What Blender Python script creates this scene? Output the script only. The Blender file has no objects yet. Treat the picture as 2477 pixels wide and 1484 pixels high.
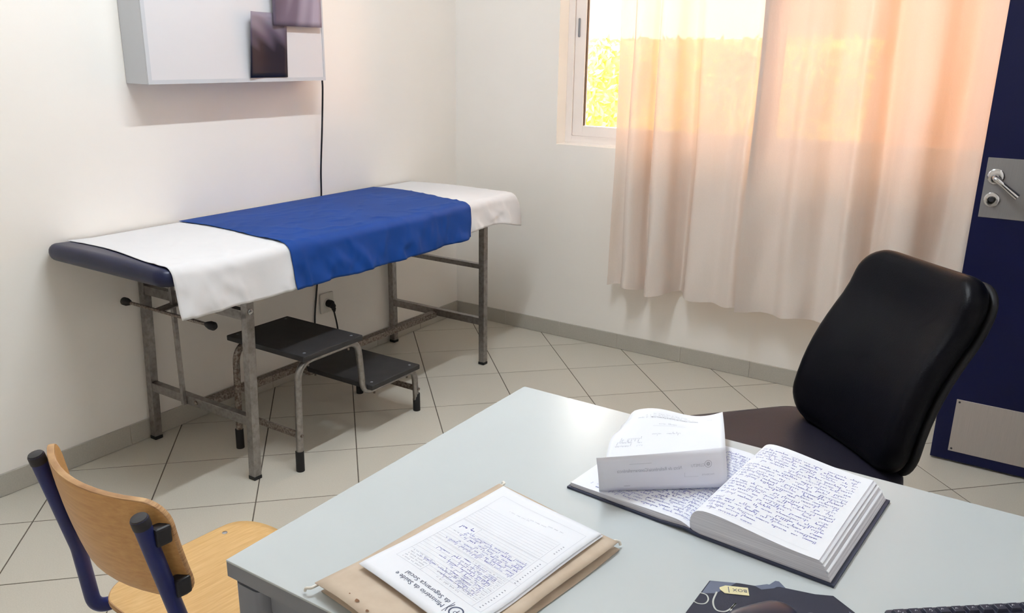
import bpy, bmesh, math, random
from mathutils import Vector, Matrix, noise

random.seed(7)
SC = bpy.context.scene
COL = SC.collection
PI = math.pi

# ------------------------------------------------------------------ camera
cam_d = bpy.data.cameras.new('camera')
cam_d.sensor_width = 36.0
cam_d.lens = 36.0 * 2020.98 / 2477.0
cam_d.clip_start = 0.02
cam = bpy.data.objects.new('camera', cam_d)
COL.objects.link(cam)
yaw, pitch, roll = math.radians(-32.946), math.radians(-16.853), math.radians(0.892)
fw = Vector((math.cos(pitch) * math.sin(yaw), math.cos(pitch) * math.cos(yaw), math.sin(pitch)))
rt = Vector((math.cos(yaw), -math.sin(yaw), 0))
up = rt.cross(fw)
r2 = rt * math.cos(roll) + up * math.sin(roll)
u2 = up * math.cos(roll) - rt * math.sin(roll)
mw = Matrix((r2, u2, -fw)).transposed().to_4x4()
mw.translation = Vector((2.718, -3.623, 1.414))
cam.matrix_world = mw
SC.camera = cam

# ------------------------------------------------------------------ world, sun, exposure
world = bpy.data.worlds.new('daylight')
SC.world = world
world.use_nodes = True
bg = world.node_tree.nodes['Background']
bg.inputs[0].default_value = (1.0, 0.93, 0.88, 1)
bg.inputs[1].default_value = 13.0
sun_d = bpy.data.lights.new('sun', 'SUN')
sun_d.energy = 7.0
sun_d.angle = 0.01
sun_d.color = (1.0, 0.92, 0.80)
sun = bpy.data.objects.new('sun', sun_d)
COL.objects.link(sun)
sun.rotation_euler = Vector((0.25, 0.52, -0.86)).to_track_quat('-Z', 'Y').to_euler()
# guides the renderer's sampling of the sky through the window, gives no light itself
por_d = bpy.data.lights.new('window_portal', 'AREA')
por_d.shape = 'RECTANGLE'
por_d.size, por_d.size_y = 2.0, 1.16
por_d.cycles.is_portal = True
por = bpy.data.objects.new('window_portal', por_d)
COL.objects.link(por)
por.location = (1.62, 0.21, 1.57)
por.rotation_euler = (-PI / 2, 0, 0)
SC.view_settings.view_transform = 'Standard'
SC.view_settings.look = 'None'
SC.view_settings.gamma = 1.0
SC.view_settings.use_curve_mapping = False
SC.view_settings.exposure = 0.2
TUBE_STRENGTH = 290.0
TUBE_COLOR = (0.88, 0.955, 1.0, 1)
SC.cycles.diffuse_bounces = 10

# ------------------------------------------------------------------ materials
def srgb(r, g, b):
    f = lambda c: c / 12.92 if c <= 0.04045 else ((c + 0.055) / 1.055) ** 2.4
    return (f(r / 255), f(g / 255), f(b / 255), 1)

def mat(name, col, rough=0.6, metal=0.0, spec=0.5, var=0.06, scale=12.0, bump=0.0, bscale=80.0,
        stretch=None, coat=0.0, col2=None, contrast=None):
    m = bpy.data.materials.new(name)
    m.use_nodes = True
    nt = m.node_tree
    b = nt.nodes['Principled BSDF']
    b.inputs['Roughness'].default_value = rough
    b.inputs['Metallic'].default_value = metal
    b.inputs['Specular IOR Level'].default_value = spec
    b.inputs['Coat Weight'].default_value = coat
    tc = nt.nodes.new('ShaderNodeTexCoord')
    mp = nt.nodes.new('ShaderNodeMapping')
    if stretch:
        mp.inputs['Scale'].default_value = stretch
    nt.links.new(tc.outputs['Object'], mp.inputs[0])
    n = nt.nodes.new('ShaderNodeTexNoise')
    n.inputs['Scale'].default_value = scale
    n.inputs['Detail'].default_value = 5
    nt.links.new(mp.outputs[0], n.inputs['Vector'])
    rmp = nt.nodes.new('ShaderNodeValToRGB')
    lo, hi = contrast if contrast else (0.3, 0.7)
    rmp.color_ramp.elements[0].position = lo
    rmp.color_ramp.elements[1].position = hi
    if col2 is None:
        rmp.color_ramp.elements[0].color = tuple(c * (1 - var) for c in col[:3]) + (1,)
        rmp.color_ramp.elements[1].color = tuple(min(1, c * (1 + var)) for c in col[:3]) + (1,)
    else:
        rmp.color_ramp.elements[0].color = col
        rmp.color_ramp.elements[1].color = col2
    nt.links.new(n.outputs[0], rmp.inputs[0])
    nt.links.new(rmp.outputs[0], b.inputs['Base Color'])
    if bump:
        n2 = nt.nodes.new('ShaderNodeTexNoise')
        n2.inputs['Scale'].default_value = bscale
        n2.inputs['Detail'].default_value = 3
        nt.links.new(mp.outputs[0], n2.inputs['Vector'])
        bp = nt.nodes.new('ShaderNodeBump')
        bp.inputs['Strength'].default_value = bump
        bp.inputs['Distance'].default_value = 0.002
        nt.links.new(n2.outputs[0], bp.inputs['Height'])
        nt.links.new(bp.outputs[0], b.inputs['Normal'])
    return m

M = {}
M['wall'] = mat('wall_paint', srgb(241, 237, 232), rough=0.26, spec=0.5, var=0.012, scale=3, bump=0.05, bscale=220)
M['ceiling'] = mat('ceiling_paint', srgb(246, 246, 244), rough=0.8, var=0.01)
M['tile'] = mat('floor_tile', srgb(198, 193, 182), rough=0.32, spec=0.4, var=0.05, scale=260, bump=0.02, bscale=300)
M['grout'] = mat('grout', srgb(96, 88, 78), rough=0.9, var=0.2, scale=40)
M['skirt'] = mat('skirting_tile', srgb(176, 172, 163), rough=0.42, var=0.05, scale=200)
M['skirt_grout'] = mat('skirting_grout', srgb(196, 192, 184), rough=0.9)
M['white_metal'] = mat('white_metal', srgb(194, 197, 203), rough=0.42, var=0.01)
M['acrylic'] = mat('opal_acrylic', srgb(212, 211, 215), rough=0.28, var=0.006, scale=2)
M['pvc'] = mat('white_frame', srgb(236, 230, 228), rough=0.4, var=0.01)
M['dark_plastic'] = mat('dark_plastic', srgb(34, 33, 38), rough=0.5, var=0.1)
M['black_rubber'] = mat('black_rubber', srgb(22, 21, 23), rough=0.7, var=0.15)
M['cable'] = mat('black_cable', srgb(20, 19, 21), rough=0.5)
M['socket'] = mat('socket_plastic', srgb(226, 222, 214), rough=0.4, var=0.01)
M['steel'] = mat('worn_steel', srgb(126, 122, 119), rough=0.3, metal=0.9, scale=60, col2=srgb(156, 152, 150), contrast=(0.25, 0.6), bump=0.12, bscale=160)
M['rust_steel'] = mat('rusty_steel', srgb(96, 80, 70), rough=0.48, metal=0.6, scale=120, col2=srgb(146, 138, 131), contrast=(0.38, 0.62), bump=0.25, bscale=200)
M['chrome'] = mat('chrome', srgb(205, 205, 208), rough=0.12, metal=1.0, var=0.03)
M['step_top'] = mat('step_rubber', srgb(38, 37, 39), rough=0.55, var=0.3, scale=22, bump=0.25, bscale=400)
M['navy_vinyl'] = mat('navy_vinyl', srgb(24, 29, 58), rough=0.36, spec=0.3, var=0.08, bump=0.08, bscale=350)
M['white_cloth'] = mat('white_cloth', srgb(218, 218, 221), rough=0.9, spec=0.1, var=0.01, bump=0.12, bscale=500)
M['blue_cloth'] = mat('blue_cloth', srgb(16, 62, 136), rough=0.62, spec=0.2, var=0.09, scale=5, bump=0.12, bscale=500)
M['board'] = mat('bed_board', srgb(60, 52, 46), rough=0.8)
M['leather'] = mat('black_leather', srgb(4, 4, 10), rough=0.34, spec=0.10, var=0.08, bump=0.2, bscale=420)
M['leather_seat'] = mat('seat_leather', srgb(24, 22, 34), rough=0.42, spec=0.35, var=0.08, bump=0.2, bscale=420)
M['chair_shell'] = mat('chair_shell', srgb(14, 14, 20), rough=0.55, spec=0.3, var=0.1)
M['ply_face'] = mat('beech_ply', srgb(184, 136, 80), rough=0.36, spec=0.45, scale=14, stretch=(1, 14, 14), col2=srgb(200, 154, 96), bump=0.03, bscale=60)
M['ply_seat'] = mat('beech_ply_seat', srgb(200, 158, 98), rough=0.36, spec=0.45, scale=14, stretch=(14, 1, 14), col2=srgb(216, 178, 120), bump=0.03, bscale=60)
M['ply_edge'] = mat('plywood_edge', srgb(146, 104, 66), rough=0.6, scale=20, stretch=(1, 1, 30), col2=srgb(196, 158, 112))
M['blue_steel'] = mat('navy_powder_coat', srgb(26, 36, 96), rough=0.4, var=0.06, bump=0.08, bscale=500)
M['desk_top'] = mat('desk_laminate', srgb(186, 193, 196), rough=0.26, spec=0.5, var=0.012, scale=5)
M['desk_edge'] = mat('desk_edge_band', srgb(124, 127, 135), rough=0.5, var=0.03)
M['desk_leg'] = mat('desk_grey_metal', srgb(120, 123, 133), rough=0.45, var=0.03)
M['door'] = mat('door_navy', srgb(8, 13, 54), rough=0.45, spec=0.25, var=0.05, scale=6)
M['alu'] = mat('brushed_alu', srgb(150, 148, 150), rough=0.42, metal=0.6, var=0.05, scale=10, stretch=(60, 1, 1))
M['kick'] = mat('kick_plate_steel', srgb(176, 168, 163), rough=0.5, metal=0.25, var=0.05, scale=10, stretch=(60, 1, 1))
M['screw'] = mat('screw_metal', srgb(176, 176, 178), rough=0.25, metal=1)
M['paper'] = mat('paper', srgb(228, 231, 239), rough=0.85, spec=0.15, var=0.006)
M['paper_back'] = mat('folded_paper', srgb(222, 223, 234), rough=0.85, spec=0.15, var=0.006)
M['manila'] = mat('manila_card', srgb(186, 168, 150), rough=0.8, spec=0.2, scale=30, col2=srgb(198, 182, 164))
M['stain'] = mat('brown_stain', srgb(120, 84, 58), rough=0.8)
M['ink_blue'] = mat('blue_ink', srgb(104, 110, 182), rough=0.7)
M['ink_grey'] = mat('grey_print', srgb(166, 170, 184), rough=0.8)
M['ink_dark'] = mat('dark_print', srgb(70, 78, 104), rough=0.8)
M['ink_faint'] = mat('show_through_print', srgb(176, 178, 192), rough=0.85)
M['ink_line'] = mat('form_rule', srgb(196, 200, 212), rough=0.85)
M['page_edge'] = mat('page_edges', srgb(188, 188, 200), rough=0.9, scale=5, stretch=(1, 1, 150), col2=srgb(226, 226, 234))
M['book_cover'] = mat('book_cover', srgb(44, 50, 72), rough=0.5, var=0.1, bump=0.1, bscale=400)
M['pad'] = mat('mouse_pad', srgb(26, 28, 48), rough=0.7, var=0.12, bump=0.1, bscale=600)
M['pad_worn'] = mat('worn_film', srgb(92, 100, 122), rough=0.45)
M['pad_print'] = mat('pad_print', srgb(186, 188, 184), rough=0.7)
M['sticker'] = mat('cream_sticker', srgb(214, 206, 164), rough=0.6)
M['mouse'] = mat('mouse_plastic', srgb(30, 32, 52), rough=0.3, var=0.04)
M['keys'] = mat('key_plastic', srgb(38, 40, 58), rough=0.45, var=0.06)
M['key_print'] = mat('key_print', srgb(206, 208, 214), rough=0.6)
M['ochre'] = mat('ochre_render', srgb(164, 116, 80), rough=0.9, var=0.05, bump=0.2, bscale=40)
M['soil'] = mat('dry_ground', srgb(196, 168, 124), rough=0.95, var=0.15, bump=0.4, bscale=30)
M['leaf'] = mat('hedge_leaf', srgb(176, 168, 52), rough=0.5, scale=9, col2=srgb(214, 202, 92), contrast=(0.35, 0.65))
M['stem'] = mat('hedge_stem', srgb(110, 84, 52), rough=0.9)

def film_mat(name, kind):
    """x-ray film: pale bone bands over dark emulsion (the picture printed on the film)."""
    m = mat(name, srgb(60, 56, 72), rough=0.42, spec=0.3)
    nt = m.node_tree
    b = nt.nodes['Principled BSDF']
    tc = nt.nodes.new('ShaderNodeTexCoord')
    sep = nt.nodes.new('ShaderNodeSeparateXYZ')
    nt.links.new(tc.outputs['Generated'], sep.inputs[0])
    wv = nt.nodes.new('ShaderNodeTexWave')
    wv.wave_type = 'RINGS'
    wv.rings_direction = 'X'
    wv.inputs['Scale'].default_value = 0.95
    wv.inputs['Distortion'].default_value = 1.2
    wv.inputs['Detail'].default_value = 0.5
    mp = nt.nodes.new('ShaderNodeMapping')
    mp.inputs['Location'].default_value = (0, 0.3, 0.1) if kind == 0 else (0, 0.5, -0.9)
    mp.inputs['Scale'].default_value = (0, 1.0, 1.2) if kind == 0 else (0, 1.3, 0.5)
    nt.links.new(tc.outputs['Generated'], mp.inputs[0])
    nt.links.new(mp.outputs[0], wv.inputs['Vector'])
    ma = nt.nodes.new('ShaderNodeMath')
    ma.operation = 'MULTIPLY_ADD'
    ma.inputs[1].default_value = 0.13 if kind == 0 else 0.26
    nt.links.new(wv.outputs['Fac'], ma.inputs[0])
    nt.links.new(sep.outputs[2] if kind == 0 else sep.outputs[1], ma.inputs[2])
    ra = nt.nodes.new('ShaderNodeValToRGB')
    e = ra.color_ramp.elements
    if kind == 0:
        e[0].position, e[0].color = 0.52, srgb(20, 21, 38)
        e[1].position, e[1].color = 1.0, srgb(140, 130, 144)
        k = e.new(0.74); k.color = srgb(84, 76, 94)
    else:
        e[0].position, e[0].color = 0.05, srgb(86, 76, 92)
        e[1].position, e[1].color = 1.0, srgb(160, 150, 168)
        k = e.new(0.5); k.color = srgb(104, 92, 110)
    nt.links.new(ma.outputs[0], ra.inputs[0])
    nt.links.new(ra.outputs[0], b.inputs['Base Color'])
    return m
M['film_a'] = film_mat('xray_film_dark', 0)
M['film_b'] = film_mat('xray_film_grey', 1)

def curtain_mat():
    m = bpy.data.materials.new('sheer_curtain')
    m.use_nodes = True
    nt = m.node_tree
    nt.nodes.clear()
    out = nt.nodes.new('ShaderNodeOutputMaterial')
    tc = nt.nodes.new('ShaderNodeTexCoord')
    n = nt.nodes.new('ShaderNodeTexNoise')
    n.inputs['Scale'].default_value = 300
    nt.links.new(tc.outputs['Object'], n.inputs['Vector'])
    n2 = nt.nodes.new('ShaderNodeTexNoise')
    n2.inputs['Scale'].default_value = 26
    n2.inputs['Detail'].default_value = 4
    mp = nt.nodes.new('ShaderNodeMapping')
    mp.inputs['Scale'].default_value = (1.6, 1, 0.5)
    mp.inputs['Rotation'].default_value = (0, 0.5, 0)
    nt.links.new(tc.outputs['Object'], mp.inputs[0])
    nt.links.new(mp.outputs[0], n2.inputs['Vector'])
    bp = nt.nodes.new('ShaderNodeBump')
    bp.inputs['Strength'].default_value = 0.35
    bp.inputs['Distance'].default_value = 0.004
    nt.links.new(n2.outputs[0], bp.inputs['Height'])
    d = nt.nodes.new('ShaderNodeBsdfDiffuse')
    rm = nt.nodes.new('ShaderNodeValToRGB')
    rm.color_ramp.elements[0].color = srgb(224, 219, 214)
    rm.color_ramp.elements[1].color = srgb(234, 229, 223)
    nt.links.new(n.outputs[0], rm.inputs[0])
    nt.links.new(rm.outputs[0], d.inputs[0])
    nt.links.new(bp.outputs[0], d.inputs['Normal'])
    t = nt.nodes.new('ShaderNodeBsdfTranslucent')
    t.inputs[0].default_value = srgb(248, 192, 144)
    nt.links.new(bp.outputs[0], t.inputs['Normal'])
    mx = nt.nodes.new('ShaderNodeMixShader')
    mx.inputs[0].default_value = 0.165
    nt.links.new(d.outputs[0], mx.inputs[1])
    nt.links.new(t.outputs[0], mx.inputs[2])
    tr = nt.nodes.new('ShaderNodeBsdfTransparent')
    tr.inputs[0].default_value = srgb(252, 232, 210)
    mx2 = nt.nodes.new('ShaderNodeMixShader')
    mx2.inputs[0].default_value = 0.05
    nt.links.new(mx.outputs[0], mx2.inputs[1])
    nt.links.new(tr.outputs[0], mx2.inputs[2])
    nt.links.new(mx2.outputs[0], out.inputs[0])
    return m
M['curtain'] = curtain_mat()

def glass_mat():
    m = bpy.data.materials.new('window_glass')
    m.use_nodes = True
    nt = m.node_tree
    nt.nodes.clear()
    out = nt.nodes.new('ShaderNodeOutputMaterial')
    tr = nt.nodes.new('ShaderNodeBsdfTransparent')
    tr.inputs[0].default_value = (0.97, 0.98, 0.97, 1)
    gl = nt.nodes.new('ShaderNodeBsdfGlossy')
    gl.inputs['Roughness'].default_value = 0.02
    fr = nt.nodes.new('ShaderNodeFresnel')
    fr.inputs[0].default_value = 1.35
    mx = nt.nodes.new('ShaderNodeMixShader')
    nt.links.new(fr.outputs[0], mx.inputs[0])
    nt.links.new(tr.outputs[0], mx.inputs[1])
    nt.links.new(gl.outputs[0], mx.inputs[2])
    nt.links.new(mx.outputs[0], out.inputs[0])
    return m
M['glass'] = glass_mat()

def emit_mat(name, col, s):
    m = bpy.data.materials.new(name)
    m.use_nodes = True
    b = m.node_tree.nodes['Principled BSDF']
    b.inputs['Base Color'].default_value = (0.9, 0.9, 0.9, 1)
    b.inputs['Emission Color'].default_value = col
    b.inputs['Emission Strength'].default_value = s
    return m
M['tube'] = emit_mat('lit_tube', TUBE_COLOR, TUBE_STRENGTH)

# ------------------------------------------------------------------ mesh helpers
class MB:
    def __init__(s):
        s.v, s.f = [], []
        s.rim = None

    def add(s, vs, fs):
        o = len(s.v)
        s.v += [tuple(p) for p in vs]
        s.f += [tuple(i + o for i in f) for f in fs]
        return s

    def box(s, x0, x1, y0, y1, z0, z1):
        vs = [(x0, y0, z0), (x1, y0, z0), (x1, y1, z0), (x0, y1, z0), (x0, y0, z1), (x1, y0, z1), (x1, y1, z1), (x0, y1, z1)]
        return s.add(vs, [(0, 3, 2, 1), (4, 5, 6, 7), (0, 1, 5, 4), (1, 2, 6, 5), (2, 3, 7, 6), (3, 0, 4, 7)])

    def bar(s, a, b, w, h, upv=(0, 0, 1)):
        """rectangular bar from a to b, w across, h along upv"""
        a, b, upv = Vector(a), Vector(b), Vector(upv)
        d = (b - a).normalized()
        sd = d.cross(upv).normalized()
        u = sd.cross(d).normalized()
        vs = []
        for p in (a, b):
            for i, j in ((-1, -1), (1, -1), (1, 1), (-1, 1)):
                vs.append(p + sd * (i * w / 2) + u * (j * h / 2))
        return s.add(vs, [(0, 1, 2, 3), (7, 6, 5, 4), (0, 4, 5, 1), (1, 5, 6, 2), (2, 6, 7, 3), (3, 7, 4, 0)])

    def tube(s, pts, r, n=12, cap=True):
        pts = [Vector(p) for p in pts]
        rs = r if isinstance(r, (list, tuple)) else [r] * len(pts)
        t0 = (pts[1] - pts[0]).normalized()
        nrm = t0.orthogonal().normalized()
        vs = []
        for i, p in enumerate(pts):
            if i == 0:
                t = t0
            elif i == len(pts) - 1:
                t = (pts[i] - pts[i - 1]).normalized()
            else:
                t = ((pts[i] - pts[i - 1]).normalized() + (pts[i + 1] - pts[i]).normalized()).normalized()
            nrm = (nrm - t * nrm.dot(t)).normalized()
            bn = t.cross(nrm)
            for k in range(n):
                a = 2 * PI * k / n
                vs.append(p + (nrm * math.cos(a) + bn * math.sin(a)) * rs[i])
        fs = []
        for i in range(len(pts) - 1):
            for k in range(n):
                k2 = (k + 1) % n
                fs.append((i * n + k, i * n + k2, (i + 1) * n + k2, (i + 1) * n + k))
        if cap:
            fs.append(tuple(range(n - 1, -1, -1)))
            fs.append(tuple((len(pts) - 1) * n + k for k in range(n)))
        return s.add(vs, fs)

    def lathe(s, c, axis, prof, n=24):
        """prof: (radius, along-axis) pairs"""
        c, ax = Vector(c), Vector(axis).normalized()
        e1 = ax.orthogonal().normalized()
        e2 = ax.cross(e1)
        vs, fs = [], []
        for r, h in prof:
            for k in range(n):
                a = 2 * PI * k / n
                vs.append(c + ax * h + (e1 * math.cos(a) + e2 * math.sin(a)) * r)
        m = len(prof)
        for i in range(m - 1):
            for k in range(n):
                k2 = (k + 1) % n
                fs.append((i * n + k, i * n + k2, (i + 1) * n + k2, (i + 1) * n + k))
        fs.append(tuple(range(n - 1, -1, -1)))
        fs.append(tuple((m - 1) * n + k for k in range(n)))
        return s.add(vs, fs)

    def prism(s, poly, z0, z1):
        n = len(poly)
        vs = [(x, y, z0) for x, y in poly] + [(x, y, z1) for x, y in poly]
        fs = [tuple(range(n - 1, -1, -1)), tuple(range(n, 2 * n))]
        fs += [(i, (i + 1) % n, n + (i + 1) % n, n + i) for i in range(n)]
        return s.add(vs, fs)

    def grid(s, fn, nu, nv):
        vs = [fn(i / nu, j / nv) for j in range(nv + 1) for i in range(nu + 1)]
        fs = [(j * (nu + 1) + i, j * (nu + 1) + i + 1, (j + 1) * (nu + 1) + i + 1, (j + 1) * (nu + 1) + i) for j in range(nv) for i in range(nu)]
        return s.add(vs, fs)

    def slab(s, w, d, t, R, r, nc=6, ne=4, rings=8, deform=None):
        """pillow-edged slab: rounded rectangle w x d (corner radius R), thickness t, edge radius r, centred, z 0..t"""
        def loop(off):
            hw, hd, rr = w / 2 - off, d / 2 - off, max(R - off, 0.0005)
            o = []
            for cx, cy, a0 in ((1, 1, 0), (-1, 1, 90), (-1, -1, 180), (1, -1, 270)):
                for k in range(nc + 1):
                    a = math.radians(a0 + 90 * k / nc)
                    o.append((cx * (hw - rr) + rr * math.cos(a), cy * (hd - rr) + rr * math.sin(a)))
            # subdivide straight runs
            q = []
            L = len(o)
            for i in range(L):
                a, b = o[i], o[(i + 1) % L]
                q.append(a)
                if (i + 1) % (nc + 1) == 0:
                    for k in range(1, 10):
                        q.append((a[0] + (b[0] - a[0]) * k / 10, a[1] + (b[1] - a[1]) * k / 10))
            return q
        vs, fs, lv = [], [], []
        base = loop(r)
        N = len(base)
        for k in range(rings - 1, 0, -1):
            lv.append([(x * (1 - k / rings), y * (1 - k / rings), 0) for x, y in base])
        for k in range(ne + 1):
            a = PI / 2 * k / ne
            lv.append([(x, y, r - r * math.cos(a)) for x, y in loop(r - r * math.sin(a))])
        for k in range(ne + 1):
            a = PI / 2 * k / ne
            lv.append([(x, y, t - r + r * math.sin(a)) for x, y in loop(r - r * math.cos(a))])
        for k in range(1, rings):
            lv.append([(x * (1 - k / rings), y * (1 - k / rings), t) for x, y in base])
        for l in lv:
            vs += l
        m = len(lv)
        for i in range(m - 1):
            for k in range(N):
                k2 = (k + 1) % N
                fs.append((i * N + k, i * N + k2, (i + 1) * N + k2, (i + 1) * N + k))
        c0, c1 = len(vs), len(vs) + 1
        vs += [(0, 0, 0), (0, 0, t)]
        for k in range(N):
            fs.append((c0, (k + 1) % N, k))
            fs.append((c1, (m - 1) * N + k, (m - 1) * N + (k + 1) % N))
        if deform:
            vs = [deform(Vector(p)) for p in vs]
        s.rim = (len(s.f) + (rings - 1) * N, len(s.f) + (rings + 2 * ne) * N)
        return s.add(vs, fs)

    def build(s, name, material, parent=None, smooth=False, bevel=0.0, seg=2, solid=0.0, fix=True):
        me = bpy.data.meshes.new(name)
        me.from_pydata(s.v, [], s.f)
        if s.rim and isinstance(material, (list, tuple)):
            for i in range(*s.rim):
                me.polygons[i].material_index = 1
        bm = bmesh.new()
        bm.from_mesh(me)
        bmesh.ops.remove_doubles(bm, verts=bm.verts, dist=1e-6)
        if fix:
            bmesh.ops.recalc_face_normals(bm, faces=bm.faces)
        if bevel:
            es = [e for e in bm.edges if len(e.link_faces) == 2 and e.calc_face_angle(0) > 0.5]
            bmesh.ops.bevel(bm, geom=es, offset=bevel, segments=seg, affect='EDGES', profile=0.6, clamp_overlap=True)
        bm.to_mesh(me)
        bm.free()
        mats = material if isinstance(material, (list, tuple)) else [material]
        for k in mats:
            me.materials.append(M[k])
        if smooth:
            for p in me.polygons:
                p.use_smooth = True
        o = bpy.data.objects.new(name, me)
        COL.objects.link(o)
        if parent:
            o.parent = parent
        if solid:
            md = o.modifiers.new('thickness', 'SOLIDIFY')
            md.thickness = solid
            md.offset = 0
        if smooth and not bevel:
            try:
                me.set_sharp_from_angle(angle=math.radians(38))
            except Exception:
                pass
        return o

def empty(name, loc=(0, 0, 0), rz=0.0):
    o = bpy.data.objects.new(name, None)
    COL.objects.link(o)
    o.location = loc
    o.rotation_euler = (0, 0, rz)
    o.empty_display_size = 0.05
    return o

def tag(o, label, cat, group=None):
    o['label'] = label
    o['category'] = cat
    if group:
        o['group'] = group
    return o

def struct(o):
    o['kind'] = 'structure'
    return o

def fillet(pts, rad, n=7):
    pts = [Vector(p) for p in pts]
    out = [pts[0]]
    for i in range(1, len(pts) - 1):
        a, b, c = pts[i - 1], pts[i], pts[i + 1]
        d1, d2 = (a - b).normalized(), (c - b).normalized()
        ang = d1.angle(d2)
        if ang > PI - 0.03:
            out.append(b)
            continue
        rr = rad[i - 1] if isinstance(rad, (list, tuple)) else rad
        tl = min(rr / math.tan(ang / 2), (a - b).length * 0.49, (c - b).length * 0.49)
        p0, p1 = b + d1 * tl, b + d2 * tl
        for k in range(n + 1):
            t = k / n
            out.append(p0 * (1 - t) ** 2 + b * 2 * t * (1 - t) + p1 * t * t)
    out.append(pts[-1])
    return out

def smooth_path(pts, n=10):
    """Catmull-Rom"""
    P = [Vector(p) for p in pts]
    P = [P[0] * 2 - P[1]] + P + [P[-1] * 2 - P[-2]]
    o = []
    for i in range(1, len(P) - 2):
        for k in range(n):
            t = k / n
            a, b, c, d = P[i - 1], P[i], P[i + 1], P[i + 2]
            o.append(0.5 * ((2 * b) + (c - a) * t + (2 * a - 5 * b + 4 * c - d) * t * t + (3 * b - a - 3 * c + d) * t ** 3))
    o.append(P[-2])
    return o

def sst(a, b, x):
    t = max(0.0, min(1.0, (x - a) / (b - a)))
    return t * t * (3 - 2 * t)

def lerp_tab(tab, x):
    if x <= tab[0][0]:
        return tab[0][1]
    for (x0, y0), (x1, y1) in zip(tab, tab[1:]):
        if x <= x1:
            t = (x - x0) / (x1 - x0)
            return y0 + (y1 - y0) * t
    return tab[-1][1]

# flat print mapped onto a surface: fn(u, v) -> point just above the sheet
def ribbon(mb, pts, w, fn):
    vs, fs = [], []
    for i, p in enumerate(pts):
        a = pts[max(0, i - 1)]
        b = pts[min(len(pts) - 1, i + 1)]
        dx, dy = b[0] - a[0], b[1] - a[1]
        l = math.hypot(dx, dy) or 1
        nx, ny = -dy / l * w / 2, dx / l * w / 2
        vs += [fn(p[0] + nx, p[1] + ny), fn(p[0] - nx, p[1] - ny)]
    fs = [(2 * i, 2 * i + 1, 2 * i + 3, 2 * i + 2) for i in range(len(pts) - 1)]
    mb.add(vs, fs)

def line(mb, a, b, w, fn, n=10):
    ribbon(mb, [(a[0] + (b[0] - a[0]) * k / n, a[1] + (b[1] - a[1]) * k / n) for k in range(n + 1)], w, fn)

def text2d(mb, txt, size, x, y, fn, align='LEFT', shear=0.0, mirror=False, fit=None):
    cu = bpy.data.curves.new('t', 'FONT')
    cu.body = txt
    cu.size = size
    cu.align_x = align
    cu.shear = shear
    cu.resolution_u = 2
    ob = bpy.data.objects.new('t', cu)
    me = bpy.data.meshes.new_from_object(ob)
    sx = -1 if mirror else 1
    if fit:
        sx *= fit / (max(p.co.x for p in me.vertices) or 1)
    mb.add([fn(x + sx * p.co.x, y + p.co.y) for p in me.vertices], [tuple(f.vertices) for f in me.polygons])
    bpy.data.objects.remove(ob)
    bpy.data.curves.remove(cu)
    bpy.data.meshes.remove(me)

def scribble(mb, x0, x1, y, h, w, fn, rng):
    """a hand-written line of joined-up words from x0 to x1 on baseline y"""
    x = x0
    while x < x1:
        n = rng.randint(3, 11)
        pts, k = [], 0
        st = h * rng.uniform(0.42, 0.55)
        yb = y + rng.uniform(-.15, .15) * h
        while k < n and x < x1:
            t = rng.random()
            if t > 0.84:                               # tall looped letter
                pts += [(x, yb), (x + st * .75, yb + h * 1.15, 0), (x + st * .35, yb + h * 1.05, 0), (x + st * .45, yb)]
            elif t < 0.13:                             # descender
                pts += [(x, yb + h * .4), (x + st * .25, yb - h * .7), (x - st * .1, yb - h * .5), (x + st * .6, yb + h * .2)]
            elif t < 0.5:                              # round letter
                pts += [(x + st * .55, yb + h * .5), (x + st * .1, yb + h * .3), (x + st * .35, yb), (x + st * .7, yb + h * .42), (x + st * .8, yb)]
            else:
                hh = h * rng.uniform(.35, .6)
                pts += [(x, yb + rng.uniform(-.05, .08) * h), (x + st * .42, yb + hh), (x + st * .5, yb + .02 * h)]
            x += st * rng.uniform(.9, 1.25)
            k += 1
        if len(pts) > 2:
            ribbon(mb, [(q.x, q.y) for q in smooth_path([(p[0], p[1], 0) for p in pts], 3)], w * rng.uniform(.8, 1.3), fn)
        x += h * rng.uniform(0.5, 1.5)

def typeset(mb, x0, x1, y, h, fn, rng):
    """a line of print too small to read: short word bars"""
    x = x0
    while x < x1:
        l = min(h * rng.uniform(1.2, 4.5), x1 - x)
        n = max(1, int(l / (h * .62)))
        for k in range(n):
            xx = x + k * h * .62
            hh = h * rng.choice((.55, .6, .6, .9))
            line(mb, (xx, y), (xx + rng.uniform(-.1, .1) * h, y + hh), h * .16, fn, 1)
            if rng.random() < .6:
                line(mb, (xx, y + h * rng.choice((.05, .5))), (xx + h * .4, y + h * rng.choice((.05, .5))), h * .14, fn, 1)
        x += l + h * .7

# ================================================================== SETTING
RX, RY, RZ = 3.40, -4.60, 2.86
CX = 4.80                                    # far wall of the corridor
WX0, WX1, WZ0, WZ1, WD = 0.615, 2.62, 0.99, 2.15, 0.22

# floor with each tile laid on the diagonal
floor = struct(MB().box(-0.12, CX + .1, RY - .1, WD, -0.12, -0.0015).build('floor', 'grout'))
T = 0.333
gx, gy, gth = -1.405 * T, -4.001 * T, 0.7834
gu = (math.cos(gth), math.sin(gth))
gv = (math.sin(gth), -math.cos(gth))

def clip(poly, a, b, c):
    """keep a*x+b*y<=c"""
    o = []
    for i in range(len(poly)):
        p, q = poly[i], poly[(i + 1) % len(poly)]
        dp, dq = a * p[0] + b * p[1] - c, a * q[0] + b * q[1] - c
        if dp <= 0:
            o.append(p)
        if dp * dq < 0:
            t = dp / (dp - dq)
            o.append((p[0] + (q[0] - p[0]) * t, p[1] + (q[1] - p[1]) * t))
    return o

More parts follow.
